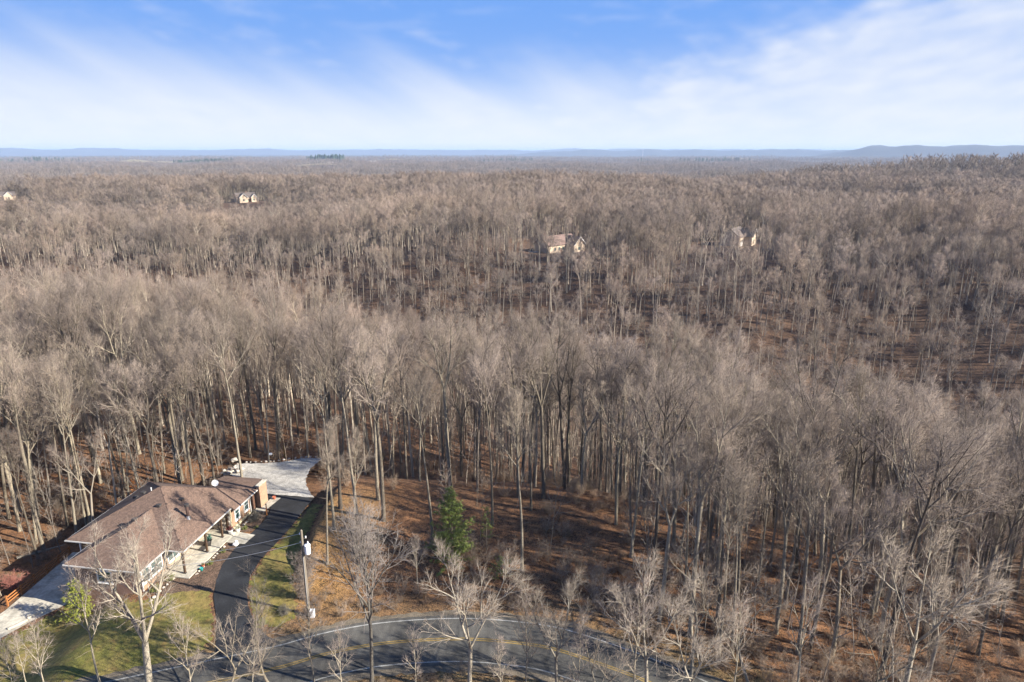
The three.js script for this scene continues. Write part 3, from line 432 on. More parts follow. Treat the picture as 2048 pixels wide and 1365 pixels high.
    part('sash_bar', box(w, 0.05, 0.06, 0, 0, 0.036), mat.white, f); part('window_sill', box(w + 0.3, 0.06, 0.16, 0, -h / 2 - 0.15, 0.08), mat.white, f);
  };
  win(2.0, 14.3, 1.6, 0.85, 1.35); win(2.0, 16.35, 1.6, 0.85, 1.35); win(-0.6, 2.9, 1.6, 1.6, 1.4, 2); win(-0.6, 1.2, 1.6, 1.0, 1.4); win(-0.6, 5.6, 1.5, 1.6, 1.5, 2); win(-4.5, 0.25, 1.6, 1.5, 1.2, 2, 'u');
  const door = part('door', bx(0.08, 2.05, 0.95, -0.56, 1.1, -9.4), mat.door, house); part('door_frame', mergeGeometries([bx(0.1, 2.15, 0.1, -0.55, 1.15, -8.85), bx(0.1, 2.15, 0.1, -0.55, 1.15, -9.95), bx(0.1, 0.1, 1.2, -0.55, 2.27, -9.4)]), mat.white, door); part('handle', bx(0.05, 0.04, 0.14, -0.5, 1.05, -9.05), mat.steel, door);
  part('door', bx(0.06, 2.05, 0.9, 2.0, 1.05, -18.2), mat.door, house);
  win(-0.6, 11.3, 1.5, 1.4, 1.4, 2);
  // porch: slab, posts, corner trim, downspouts
  part('porch_slab', wallBox(-0.6, 2.75, 3.3, 12.76, 0.03, 0.14), mat.concrete, house, 'pale concrete porch floor');
  for (const u of [4.0, 8.1, 11.2, 12.4]) { const p = part('porch_post', bx(0.19, 2.62, 0.19, 1.85, 1.45, -u), mat.post, house); part('post_foot', bx(0.26, 0.12, 0.26, 1.85, 0.2, -u), mat.darkMetal, p); }
  part('deck_post', bx(0.14, 5.9, 0.14, -10.6, -0.2, -4.2), mat.white, house); part('deck_floor', wallBox(-11.3, -8.0, 4.0, 8.0, -0.25, -0.05), mat.post, house);
  part('garage_door', wallBox(-8.06, -8.01, 1.6, 4.6, -2.95, -0.7), mat.post, house);
  part('corner_trim', bx(0.1, 2.66, 0.1, 2.03, 1.33, -12.95), mat.cream, house); part('corner_trim', bx(0.1, 2.66, 0.1, 2.03, 1.33, -17.42), mat.cream, house);
  part('foundation_ledge', wallBox(2.003, 2.12, 13, 17.4, 0.02, 0.24), mat.cream, house);
  part('downspout', bx(0.09, 2.6, 0.09, 2.12, 1.4, -17.2), mat.white, house); part('downspout', bx(0.09, 2.6, 0.09, -0.5, 1.4, -0.5), mat.white, house);
  delete house.userData.stone;
}
// walk from porch to driveway, apron by the wing
{ const q = (l) => l.map(([v, u]) => { const p = toWorld(v, 0, u); return [p[0], p[2]]; });
  sheet(q([[2.75, 10.4], [5.1, 10.4], [5.3, 12.4], [2.75, 12.76]]), 0.07, 'front_walk', mat.concrete); sheet(q([[2.2, 17.6], [3.6, 17.6], [4.0, 21.3], [2.76, 21.3], [2.76, 18.4], [2.2, 18.4]]), 0.05, 'side_walk', mat.concrete); }
// satellite dish on a mast behind the ridge
{ const [x, , z] = toWorld(-1.5, 0, 15.9), t = thing('satellite_dish', 'white satellite dish on the far slope of the brown roof', 'satellite dish', [x, 3.55, z], 0.5); t.scale.setScalar(0.8);
  part('mast', (() => { const g = new THREE.CylinderGeometry(0.04, 0.04, 1.2, 8); g.translate(0, 0.55, 0); return g; })(), mat.steel, t);
  const d = part('dish', (() => { const pts = []; for (let i = 0; i <= 10; i++) pts.push(new THREE.Vector2(0.5 * i / 10, 0.16 * (i / 10) ** 2)); for (let i = 10; i >= 0; i--) pts.push(new THREE.Vector2(0.5 * i / 10, 0.16 * (i / 10) ** 2 - 0.02)); return new THREE.LatheGeometry(pts, 28); })(), mat.white, t); d.position.set(0, 1.25, 0.1); d.rotation.set(1.0, 0, -0.15);
  const arm = part('feed_arm', (() => { const g = new THREE.CylinderGeometry(0.02, 0.02, 0.7, 6); g.rotateX(1.2); g.translate(0, 1.15, 0.5); return g; })(), mat.steel, t); part('receiver', bx(0.1, 0.1, 0.16, 0, 1.28, 0.86), mat.tin, arm); }

// ---------------------------------------------------------------- yard things
function lathe(pts, seg = 16) { return new THREE.LatheGeometry(pts.map(([a, b]) => new THREE.Vector2(a, b)), seg); }
function rockGeo(seed) { const g = new THREE.IcosahedronGeometry(0.5, 1), p = g.attributes.position, r = rngOf(seed), m = new Map(); for (let i = 0; i < p.count; i++) { const key = [p.getX(i), p.getY(i), p.getZ(i)].map((q) => q.toFixed(3)).join(); if (!m.has(key)) m.set(key, 0.75 + 0.5 * r()); const f = m.get(key); p.setXYZ(i, p.getX(i) * f, p.getY(i) * f * 0.75, p.getZ(i) * f); } g.computeVertexNormals(); return g; }
const rocks = [1, 2, 3, 4].map(rockGeo), stoneM = [mat.stoneA, mat.stoneB, mat.stoneC, mat.stoneD];
const rk = rngOf(314);
{ // utility pole
  const x = -20, z = -57.5, t = thing('utility_pole', 'grey wooden utility pole with white transformer can beside the lawn', 'utility pole', [x, T(x, z), z]);
  const p = part('pole', lathe([[0, -0.6], [0.17, -0.6], [0.16, 2], [0.115, 9.35], [0.06, 9.42], [0, 9.42]], 12), mat.poleWood, t);
  part('ground_wire', (() => { const g = new THREE.CylinderGeometry(0.02, 0.02, 6.5, 5); g.translate(0.02, 3.3, 0.17); return g; })(), mat.wire, p);
  const c = part('transformer', lathe([[0, 0], [0.27, 0.02], [0.28, 0.08], [0.28, 0.88], [0.30, 0.9], [0.30, 0.97], [0.2, 1.03], [0, 1.05]], 18), mat.tin, t, 'white transformer can with bushings'); c.position.set(0.47, 6.9, 0.1);
  part('bushing', (() => { const g = lathe([[0, 0], [0.05, 0], [0.09, 0.06], [0.05, 0.1], [0.09, 0.16], [0.05, 0.2], [0.07, 0.26], [0.03, 0.34], [0, 0.36]], 10); g.translate(0.08, 1.02, 0); return g; })(), mat.tin, c);
  part('bracket', bx(0.3, 0.5, 0.1, 0.2, 7.35, 0.06), mat.steel, t);
  for (const [dx, y] of [[0.36, 8.55], [-0.16, 8.9], [-0.16, 8.0]]) part('insulator', (() => { const g = lathe([[0, 0], [0.05, 0], [0.075, 0.07], [0.05, 0.12], [0.07, 0.18], [0, 0.22]], 10); g.translate(dx, y, 0); return g; })(), mat.tin, t);
  part('crossarm', bx(0.6, 0.07, 0.07, 0.14, 8.52, 0), mat.poleWood, t);
  const wire = (a, b, sag, r, label) => { const A = new THREE.Vector3(...a), B = new THREE.Vector3(...b), pts = []; for (let i = 0; i <= 16; i++) { const k = i / 16, q = A.clone().lerp(B, k); q.y -= sag * 4 * k * (1 - k); pts.push(q); } solo('power_line', label, 'wire', new THREE.TubeGeometry(new THREE.CatmullRomCurve3(pts), 24, r, 5), mat.wire, [0, 0, 0], 0, 'wires on the utility pole'); };
  const e1 = toWorld(0.12, 3.05, 1.9), e2 = toWorld(0.12, 2.9, 0.6);
  wire([x - 0.16, 9.0, z], e1, 0.35, 0.022, 'upper service wire from the utility pole to the house eave'); wire([x - 0.16, 8.05, z], e2, 0.5, 0.022, 'lower service wire from the utility pole to the house corner');
  const m = thing('meter_pedestal', 'small pale utility box at the foot of the wooden pole', 'utility box', [x + 0.45, T(x, z), z + 0.3]); part('box', bx(0.4, 0.7, 0.35, 0, 0.35, 0), mat.white, m); part('lid', bx(0.46, 0.08, 0.41, 0, 0.745, 0), mat.tin, m);
}
{ // cedar fence along the far side of the concrete pad
  const pts = [[-54.1, -62.9], [-53.95, -64.9], [-53.85, -66.9], [-53.75, -68.9], [-53.7, -70.9], [-53.7, -72.9]], t = thing('rail_fence', 'orange cedar rail fence along the concrete pad edge', 'fence');
  for (const [x, z] of pts) part('post', bx(0.14, 1.3, 0.14, x, T(x, z) + 0.6, z), mat.cedar, t);
  for (let i = 0; i + 1 < pts.length; i++) for (const y of [0.45, 0.78, 1.12]) { const [ax, az] = pts[i], [bx2, bz] = pts[i + 1], g = new THREE.BoxGeometry(0.05, 0.13, Math.hypot(bx2 - ax, bz - az)); g.rotateY(Math.atan2(bx2 - ax, bz - az)); g.translate((ax + bx2) / 2 + 0.096, T(ax, az) + y, (az + bz) / 2); part('rail', g, mat.cedar, t); }
}
[[-50.85, -59.75, 0.62, 'concrete wheel stop on the pad, the one nearer the road'], [-50.0, -61.45, 0.62, 'concrete wheel stop on the pad, the one nearer the house']].forEach(([x, z, a, l]) => { const sh = new THREE.Shape([new THREE.Vector2(-0.1, 0), new THREE.Vector2(0.1, 0), new THREE.Vector2(0.07, 0.16), new THREE.Vector2(-0.07, 0.16)]), g = new THREE.ExtrudeGeometry(sh, { depth: 1.7, bevelEnabled: true, bevelSize: 0.015, bevelThickness: 0.03, bevelSegments: 1 }); g.translate(0, 0.015, -0.85); solo('wheel_stop', l, 'wheel stop', g, mat.concrete, [x, T(x, z) + 0.03, z], Math.atan2(0.75, -1.0), 'wheel stops on the pad'); });
// logs at the head of the gravel pad
{ const L = [[-28.9, -94.6, 1.4, 0.2, 0.27, 'fat cut log at the head of the gravel pad, nearest the slope'], [-30.0, -94.3, 1.5, -0.1, 0.22, 'cut log lying second in the row at the gravel pad head'], [-27.6, -95.2, 1.0, 0.5, 0.3, 'short cut log at the right end of the gravel pad head']];
  for (const [x, z, len, a, r, l] of L) { const t = thing('log', l, 'log', [x, T(x, z) + r * 0.8, z], a, 'logs by the gravel pad'); part('bark', (() => { const g = new THREE.CylinderGeometry(r, r * 1.05, len, 12, 1, true); g.rotateZ(Math.PI / 2); return g; })(), mat.post, t); for (const s of [-1, 1]) part('cut_end', (() => { const g = new THREE.CylinderGeometry(r * 0.985, r * 0.985, 0.04, 12); g.rotateZ(Math.PI / 2); g.translate(s * (len / 2 - 0.005), 0, 0); return g; })(), mat.logWood, t); } }
{ const t = thing('fallen_log', 'pale fallen log lying beside the left-hand wood edge', 'log', [-57.3, T(-57.3, -74) + 0.2, -74], 0.7); part('stem', (() => { const w = new Wood(), r = rngOf(3); const p = grow(r, new THREE.Vector3(-3, 0, 0), new THREE.Vector3(1, 0, 0), 6.5, 7, 0.12, 0); w.tube(p, p.map((_, k) => 0.2 - 0.016 * k), 7, [0.5, 0.45, 0.37, 0.3], r); return w.geo(); })(), woodMat[0], t); }
{ // heap of dark stones at the gravel corner
  const list = []; for (let i = 0; i < 26; i++) { const a = rk() * 6.28, r = Math.sqrt(rk()) * 1.1; list.push([-39.6 + Math.cos(a) * r * 1.3, -88.6 + Math.sin(a) * r * 0.7, 0.25 + 0.35 * rk()]); }
  const t = thing('stone_heap', 'heap of dark and pale stones at the corner of the gravel pad', 'stone heap', [-39.6, 0, -88.6]); for (const [x, z, s] of list) { const m = part('stone', rocks[Math.floor(rk() * 4)], stoneM[Math.floor(rk() * 4)], t); m.position.set(x + 39.6, s * 0.3 + 0.2 * rk(), z + 88.6); m.scale.setScalar(s); m.rotation.y = rk() * 6; } }
// stones edging the beds: part of each bed's border
function border(name, label, pts, step) { const t = thing(name, label, 'stone edging', [pts[0][0], 0, pts[0][1]]); for (let i = 0; i + 1 < pts.length; i++) { const [ax, az] = pts[i], [qx, qz] = pts[i + 1], L = Math.hypot(qx - ax, qz - az); for (let d = 0; d < L; d += step * (0.8 + 0.5 * rk())) { const s = 0.16 + 0.2 * rk(), m = part('stone', rocks[Math.floor(rk() * 4)], stoneM[[0, 3, 1, 0][Math.floor(rk() * 4)]], t); m.position.set(lerp(ax, qx, d / L) - pts[0][0] + (rk() - 0.5) * 0.12, 0.05, lerp(az, qz, d / L) - pts[0][1] + (rk() - 0.5) * 0.12); m.scale.set(s * 1.3, s, s); m.rotation.y = rk() * 6; } } return t; }
{ const e = (l) => l.map(([v, u]) => { const p = toWorld(v, 0, u); return [p[0], p[2]]; });
  border('stone_edging', 'row of pale stones edging the mulch bed along the porch', e([[3.05, 4.2], [3.05, 9.9]]), 0.4); border('stone_edging', 'row of stones edging the bed under the two small windows', e([[2.9, 13.2], [2.5, 17]]), 0.5); border('stone_edging', 'row of stones bordering the far edge of the gravel pad', [[-40.6, -89.6], [-39.8, -91.5], [-35, -92], [-31.4, -93.3], [-29, -93.5]], 0.7); border('stone_edging', 'row of pale stones at the front of the house wing', e([[1.2, -0.6], [1.0, 3.2]]), 0.5); }
// pots and ornaments
const pot = (label, v, u, y, s, m, plant) => { const [x, , z] = toWorld(v, 0, u), t = thing('flower_pot', label, 'flower pot', [x, y, z], 0, undefined); t.scale.setScalar(s); part('pot', lathe([[0, 0], [0.2, 0], [0.3, 0.45], [0.34, 0.46], [0.34, 0.52], [0.27, 0.52], [0.24, 0.44], [0, 0.44]], 14), m, t); if (plant) { const w = new Wood(), r = rngOf(Math.round(u * 31)); for (let i = 0; i < 46; i++) { const d = new THREE.Vector3(r() - 0.5, 0.75, r() - 0.5).normalize(), e = grow(r, new THREE.Vector3(0, 0.4, 0), d, 0.45 + 0.35 * r(), 3, 0.4, -0.08); w.tube(e, [0.03, 0.05, 0.035, 0], 3, plant, r); } part('plant', w.geo(), tintMat, t); } };
pot('white pot with dark red plant at the porch end near the stone wall', 2.35, 12.1, 0.14, 1.0, mat.white, [0.16, 0.05, 0.04, 0.5]); pot('second white pot beside the front walk next to the corner', 2.9, 12.75, 0.03, 0.9, mat.white, [0.3, 0.3, 0.22, 0.4]);
pot('teal pot in the mulch at the near end of the porch', 3.2, 4.9, 0.03, 0.62, mat.teal, null); pot('red clay pot beside the teal pot', 3.0, 5.5, 0.03, 0.55, mat.clay, [0.2, 0.16, 0.08, 0.4]); pot('dark pot with blue-green plant standing on the porch', 1.2, 9.4, 0.14, 1.3, mat.darkMetal, [0.06, 0.13, 0.10, 0.5]); pot('small clay pot at the corner of the far wing', 3.3, 20.9, 0.05, 0.7, mat.clay, null);
{ const [x, , z] = toWorld(4.2, 0, 10.0), t = thing('garden_ornament', 'small white stone ornament beside the front walk', 'ornament', [x, 0.02, z]); part('body', (() => { const g = rockGeo(9); g.scale(0.7, 0.7, 0.5); g.translate(0, 0.2, 0); return g; })(), mat.white, t); part('head', (() => { const g = rockGeo(10); g.scale(0.35, 0.4, 0.3); g.translate(0.15, 0.52, 0); return g; })(), mat.white, t); }
{ const [x, , z] = toWorld(0.9, 0, 8.9), t = thing('door_mat', 'dark mat on the pale porch floor by the door', 'mat', [x, 0.142, z], HT); part('mat', bx(0.75, 0.02, 1.3, 0, 0.012, 0), mat.darkMetal, t); }
{ const [x, , z] = toWorld(4.35, 0, 17.0), t = thing('garden_post', 'slim brown post in the bed at the driveway corner', 'post', [x, 0, z]); part('post', bx(0.1, 1.5, 0.1, 0, 0.75, 0), mat.cedar, t); part('cap', bx(0.15, 0.05, 0.15, 0, 1.525, 0), mat.post, t); }
{ const t = thing('marker_post', 'thin yellow post beyond the gravel pad', 'post', [-34.0, 0, -93.6]); part('post', bx(0.1, 1.9, 0.1, 0, 0.95, 0), mat.yellowLine, t); const b = thing('post_box', 'small grey-green box on a post at the gravel pad edge', 'box', [-35.6, 0, -92.4]); part('post', bx(0.09, 0.9, 0.09, 0, 0.45, 0), mat.post, b); part('box', bx(0.4, 0.22, 0.3, 0, 1.0, 0), mat.tin, b); }
{ const t = thing('boulder', 'tan boulder behind the left edge of the gravel pad', 'boulder', [-41.0, 0.1, -92.3]); const m = part('rock', rocks[1], mat.stoneD, t); m.scale.set(0.9, 0.9, 0.7); const u = thing('boulder', 'pale boulder where concrete pad meets the lawn by the shrub', 'boulder', [-47.3, -2.7, -63.0]); const m2 = part('rock', rocks[2], mat.stoneA, u); m2.scale.set(0.8, 0.6, 0.6); }

// ---------------------------------------------------------------- evergreens and shrubs
function pine(seed, h, rad, tone, dens = 1, base = 0.12) { // whorled branches with needle tufts
  const r = rngOf(seed), W1 = new Wood(), W2 = new Wood(), st = grow(r, new THREE.Vector3(0, -0.3, 0), new THREE.Vector3(0, 1, 0), h + 0.3, 8, 0.03, 0.05);
  W1.tube(st, st.map((_, k) => 0.017 * h * (1 - 0.95 * k / 8)), 7, [0.16, 0.12, 0.09, 0.3], r);
  const whorls = Math.round(h * 1.9);
  for (let i = 0; i < whorls; i++) { const t = base + (1 - base) * (i + 0.3 * r()) / whorls, y = h * t, reach = rad * Math.pow(1 - t, 0.8) * (0.75 + 0.5 * r()) + 0.25, n = Math.round((4 + r() * 3) * dens); let az = r() * 6.28;
    for (let k = 0; k < n; k++) { az += 6.28 / n + (r() - 0.5) * 0.7; const L = reach * (0.65 + 0.5 * r()), d = new THREE.Vector3(Math.cos(az), 0.12 + 0.4 * t, Math.sin(az)).normalize(), e = grow(r, new THREE.Vector3(0, y, 0), d, L, 3, 0.16, 0.07); W1.tube(e, [0.03, 0.022, 0.015, 0.006], 3, [0.15, 0.11, 0.08, 0.3], r);
      const tufts = Math.ceil(L * 6.5 * dens); for (let q = 0; q < tufts; q++) { const f = lerp(0.25, 1, (q + r()) / tufts) * 2.999, b = e[Math.floor(f)].clone().lerp(e[Math.floor(f) + 1], f % 1); b.x += (r() - 0.5) * 0.5; b.z += (r() - 0.5) * 0.5; b.y += (r() - 0.4) * 0.22; const g = 0.7 + 0.6 * r();
        for (let m = 0; m < 9; m++) { const nd = new THREE.Vector3(r() - 0.5, r() * 0.9 - 0.15, r() - 0.5).normalize(); W2.tube([b, b.clone().addScaledVector(nd, 0.17 + 0.13 * r())], [0.02, 0], 3, [tone[0] * g, tone[1] * g, tone[2] * g, 0.3], r); } } } }
  return { trunk: W1.geo(), needles: W2.geo() };
}
const needleMat = new THREE.MeshPhysicalMaterial({ color: 0xffffff, vertexColors: true, roughness: 0.9, transmission: 0.12, thickness: 0 });
function evergreen(x, z, h, rad, tone, seed, name, label, dens, base) { const p = pine(seed, h, rad, tone, dens, base), t = thing(name, label, name.includes('shrub') ? 'shrub' : 'tree', [x, T(x, z), z]); part('trunk', p.trunk, tintMat, t); part('needles', p.needles, needleMat, t); return t; }
evergreen(-6.6, -65.6, 9.2, 3.0, [0.15, 0.19, 0.03], 41, 'pine_tree', 'full green pine tree on the leafy slope above the road', 1.6, 0.05);
evergreen(-2.9, -68.2, 6.0, 1.2, [0.15, 0.18, 0.03], 42, 'pine_tree', 'thin young pine with sparse tufts right of the full pine', 0.55, 0.35);
evergreen(-1.2, -63.6, 2.2, 1.7, [0.13, 0.155, 0.03], 43, 'pine_tree', 'low spreading young pine below the thin pine', 0.9, 0.08);
evergreen(-44.4, -60.0, 4.6, 1.45, [0.25, 0.27, 0.03], 44, 'evergreen_shrub', 'yellow-green evergreen shrub at the front corner of the house', 1.5, 0.03);
evergreen(-24.2, -55.6, 0.9, 0.5, [0.13, 0.14, 0.03], 45, 'evergreen_shrub', 'tiny green shrub beside the lower end of the driveway', 1.2, 0.05);
function brush(seed, h, spread, stems, tone, tr = 0.012) { const r = rngOf(seed), w = new Wood(); for (let i = 0; i < stems; i++) { const az = r() * 6.28, d = new THREE.Vector3(Math.cos(az) * spread * (0.3 + r()), 1, Math.sin(az) * spread * (0.3 + r())).normalize(), e = grow(r, new THREE.Vector3((r() - 0.5) * 0.4, -0.1, (r() - 0.5) * 0.4), d, h * (0.6 + 0.5 * r()), 5, 0.28, 0.03); w.tube(e, e.map((_, k) => tr * 1.5 * (1 - 0.85 * k / 5)), 3, tone, r);
  for (let k = 1; k < 5; k++) for (let q = 0; q < 3; q++) { const s = grow(r, e[k], side(r, d, 0.6 + 0.4 * r(), r() * 6.28), h * 0.28 * (0.5 + r()), 2, 0.3, 0.05); w.tube(s, [tr * 0.9, tr * 0.6, 0], 3, tone, r); for (let j = 0; j < 3; j++) { const f = grow(r, s[1], side(r, d, 0.5 + 0.5 * r(), r() * 6.28), h * 0.12 * (0.5 + r()), 1, 0.3, 0); w.tube(f, [tr * 0.6, 0], 3, tone, r); } } } return w.geo(); }
const brushGeo = [brush(61, 2.4, 0.5, 11, [0.36, 0.27, 0.185, 0.4]), brush(62, 1.7, 0.7, 13, [0.33, 0.225, 0.145, 0.4]), brush(63, 3.2, 0.35, 9, [0.42, 0.33, 0.24, 0.4])];
{ // undergrowth along the road and through the near wood: too dense to count
  const list = []; const r = rngOf(88);
  for (let i = 0; i < 5200; i++) { const z = -38 - r() * 75, x = (r() * 2 - 1) * (0.8 * -z + 14); if (inside(x, z, YARD)) continue; const d = segDist(x, z, ROAD); if (d < 4.6) continue; const n = fbm(N3, x * 0.06, z * 0.06, 2), verge = d < 15 ? 0.62 : 0.22, right = x > 4 ? 0.25 : 0; if (r() > verge + right + n * 0.45) continue; if (z > -50 && x < -20 && x > -46) continue; if (x > -24 && x < -10 && z < -61 && z > -92 && r() < 0.85) continue; list.push([x, z, (0.45 + 0.65 * r()) * (d < 10 && x < 6 ? 0.75 : 1)]); }
  const g = new THREE.Group(); g.name = 'undergrowth'; g.userData = { kind: 'stuff', label: 'bare twiggy undergrowth along the road and wood edge', category: 'undergrowth' }; scene.add(g); mass('brush', brushGeo, list, 9, g);
}
const shrub = (label, x, z, s, geo, m, name = 'bare_shrub') => { const g = thing(name, label, 'shrub', [x, T(x, z), z]); const q = part('stems', geo, m, g); g.scale.setScalar(s); return g; };
const dense = brush(71, 1.5, 0.9, 46, [0.15, 0.135, 0.105, 0.5], 0.014), redBrush = brush(72, 2.4, 0.6, 22, [0.30, 0.12, 0.09, 0.4], 0.016), dusk = brush(73, 3.4, 0.4, 26, [0.20, 0.16, 0.13, 0.4], 0.018), low = brush(74, 0.7, 1.0, 30, [0.16, 0.17, 0.05, 0.5], 0.016);
{ const [x, , z] = toWorld(3.5, 0, 15.6); shrub('round grey-brown shrub in the bed below the small windows', x, z, 1.0, dense, tintMat); }
shrub('red-stemmed bare shrub behind the cedar fence', -55.6, -65.8, 1.1, redBrush, tintMat); shrub('dark bare shrub thicket at the foot of the utility pole', -21.4, -60.0, 1.0, dusk, tintMat); shrub('tall bare shrub between utility pole and lawn', -21.9, -62.6, 1.15, dusk, tintMat); shrub('low dark shrub on the lawn edge near the pole', -22.4, -57.6, 0.7, dense, tintMat);
for (const [v, u, s, l] of [[3.4, 6.2, 0.8, 'low green plant in the mulch by the porch, near end'], [3.5, 8.6, 0.7, 'low green plant in the mulch midway along the porch'], [0.5, 1.0, 1.2, 'low green plant under the front wing window'], [3.3, 13.6, 0.8, 'low green plant at the corner of the window bed'], [0.8, 2.9, 1.1, 'low green plant under the double window'], [4.6, 14.0, 0.6, 'low green plant beside the front walk and driveway']]) { const [x, , z] = toWorld(v, 0, u); shrub(l, x, z, s, low, tintMat, 'low_plant'); }
// a beech sapling that keeps its copper leaves behind the house
{ const b = makeTree(611, { ...SAPLING, h: 5.5, bole: 0.12, limb: 0.34, bark: BARKS[0], twig: TWIGS[0] }), r = rngOf(15), w = new Wood(), p = b.crown.attributes.position; for (let i = 0; i < 1500; i++) { const k = Math.floor(r() * p.count), q = new THREE.Vector3(p.getX(k), p.getY(k), p.getZ(k)), d = new THREE.Vector3(r() - 0.5, -0.3 * r(), r() - 0.5).normalize(), g = 0.7 + 0.6 * r(); w.tube([q, q.clone().addScaledVector(d, 0.07), q.clone().addScaledVector(d, 0.16)], [0.008, 0.045, 0], 3, [0.42 * g, 0.17 * g, 0.055 * g, 0.3], r); }
  const put = (x, z, s, l, g) => { const t = thing('copper_leaved_tree', l, 'tree', [x, T(x, z), z], x); t.scale.setScalar(s); part('trunk', b.trunk, woodMat[1], t); part('crown', b.crown, twigMat[1], t); part('leaves', w.geo(), tintMat, t); };
  put(-49.8, -82.5, 1.0, 'small tree with orange leaves behind the house roof'); put(-47.6, -82.0, 0.75, 'smaller tree with orange leaves beside the other behind the roof'); }

// ---------------------------------------------------------------- trees planted by hand: those that stand out in the photograph
const OPEN = { bole: 0.3, fork: 3, forkAng: 0.42, limb: 0.3, ang0: 0.85, lean: 0.06, n: [0, 6, 5, 4], n0: 11, snags: 0, tr: 0.0095, bark: [0.50, 0.45, 0.37], twig: [0.335, 0.275, 0.215] };
const special = [
  makeTree(701, { ...cfgOf(3, 0, 2), ...OPEN, h: 15.5, r: 0.33, bole: 0.34, fork: 4, forkAng: 0.40, n0: 15, n: [0, 6, 6, 4] }),          // 0 pale spreading tree on the lawn
  makeTree(702, { ...cfgOf(0, 0, 2), h: 16, r: 0.2, bole: 0.46, fork: 1, limb: 0.34, ang0: 0.62, n0: 16, n: [0, 6, 6, 5], tr: 0.0095, twig: [0.33, 0.28, 0.24], bark: [0.2, 0.18, 0.15] }),   // 1 oval crown
  makeTree(703, { ...cfgOf(3, 0, 2), ...OPEN, h: 12.5, r: 0.2, bole: 0.38, fork: 3, forkAng: 0.45, n0: 11 }),            // 2 pale vase
  makeTree(704, { ...cfgOf(5, 0, 0), h: 12, r: 0.16, bole: 0.35, fork: 2, forkAng: 0.6, limb: 0.34, ang0: 0.9, lean: 0.35, stemWob: 0.2, n0: 9, n: [0, 4, 4, 4] }),   // 3 gnarled
  makeTree(705, { ...cfgOf(4, 0, 2), h: 12, r: 0.11, bole: 0.35, fork: 1, limb: 0.28, ang0: 0.7, lean: 0.2, stemWob: 0.12, n0: 10, n: [0, 4, 4, 4], bark: BARKS[2], twig: TWIGS[2] }),   // 4 slim
];
function hand(k, x, z, s, turn, label, tone = 0, tilt = 0, group) { const g = thing('bare_tree', label, 'tree', [x, T(x, z), z], turn, group); g.scale.setScalar(s); g.rotation.z = tilt; const m = k < 10 ? special[k] : near[k - 10]; part('trunk', m.trunk, woodMat[tone], g); part('crown', m.crown, twigMat[tone], g); }
hand(0, -30.4, -47.2, 1.0, 0.4, 'big pale spreading tree on the lawn in front of the house', 2);
hand(1, -11.7, -46.8, 1.0, 1.2, 'dark-stemmed tree with oval twiggy crown standing before the road bend', 0);
hand(2, -3.5, -47.0, 1.05, 2.2, 'pale vase-shaped tree in front of the middle of the road bend', 2);
hand(4, -35.4, -48.6, 0.92, 0.3, 'slim pale tree on the lawn left of the big spreading tree', 2); hand(4, -37.6, -45.6, 0.7, 2.0, 'small slim tree at the lower left lawn edge', 2);
hand(3, -19.3, -46.6, 0.95, 0.9, 'crooked dark-limbed tree in front of the driveway mouth', 1); hand(3, -23.6, -45.6, 0.85, 3.4, 'crooked pale-limbed tree leaning before the driveway mouth', 2);
hand(4, -16.3, -46.9, 0.8, 1.5, 'slim tree before the road between the crooked and the oval-crowned tree', 1); hand(4, -8.0, -46.4, 0.55, 4.5, 'low slim tree before the road between the oval and the vase-shaped tree', 2);
hand(4, 1.2, -46.6, 0.8, 5.5, 'slim bare tree on the near verge right of the vase-shaped tree', 1); hand(2, 3.7, -46.8, 0.85, 0.3, 'small spreading tree on the near verge below the road bend', 1); hand(3, 7.0, -45.6, 0.85, 1.0, 'crooked slim tree before the right-hand part of the road', 0); hand(4, 9.6, -45.0, 1.0, 2.6, 'slim pale tree where the road leaves the picture', 2);
hand(2, 11.2, -46.0, 1.0, 3.3, 'pale forked tree leaning over the road end', 2, -0.12); hand(3, 15.6, -49.5, 1.05, 4.0, 'crooked bare tree just beyond the right end of the road', 0); hand(10, 18.6, -51.5, 0.86, 1.7, 'straight bare tree on the right bank beyond the road end', 1);
hand(4, -25.6, -45.2, 0.75, 0.2, 'slim tree with pale twigs right of the big lawn tree', 2); hand(4, -21.6, -46.0, 0.66, 3.9, 'thin leaning tree between the two crooked trees', 0, 0.15); hand(4, -13.9, -46.0, 0.62, 2.8, 'short thin tree left of the dark-stemmed oval tree', 2); hand(4, -41.5, -48.4, 0.5, 0.8, 'sapling at the lower left corner of the lawn', 2); hand(4, -41.0, -46.2, 0.55, 5.1, 'forked sapling beside the lower left corner', 1); hand(3, 20.5, -48.4, 0.9, 5.4, 'crooked tree between the road end and the leaning corner tree', 0); hand(4, 24.0, -47.4, 0.95, 1.3, 'slim pale tree left of the leaning corner tree', 2);
hand(2, 33.2, -48.0, 1.25, 5.0, 'big pale forked tree in the lower right corner', 2, -0.1); hand(3, 28.0, -46.5, 0.9, 2.4, 'leaning crooked tree left of the big forked corner tree', 1, 0.1);
hand(2, 14.0, -44.6, 0.8, 2.3, 'small pale forked tree in front of the road end', 2); hand(3, 30.6, -45.4, 0.8, 0.6, 'low crooked tree at the bottom edge near the corner', 2); hand(4, 17.8, -45.6, 0.85, 4.2, 'slim tree at the bottom edge right of the road end', 2); hand(2, 37.2, -50.6, 0.95, 1.4, 'pale spreading tree behind the big forked corner tree', 2); hand(4, 5.2, -45.2, 0.7, 3.0, 'thin pale tree at the bottom edge below the road', 2); hand(4, -0.8, -45.2, 0.6, 0.4, 'short slim tree beside the vase-shaped tree', 2);
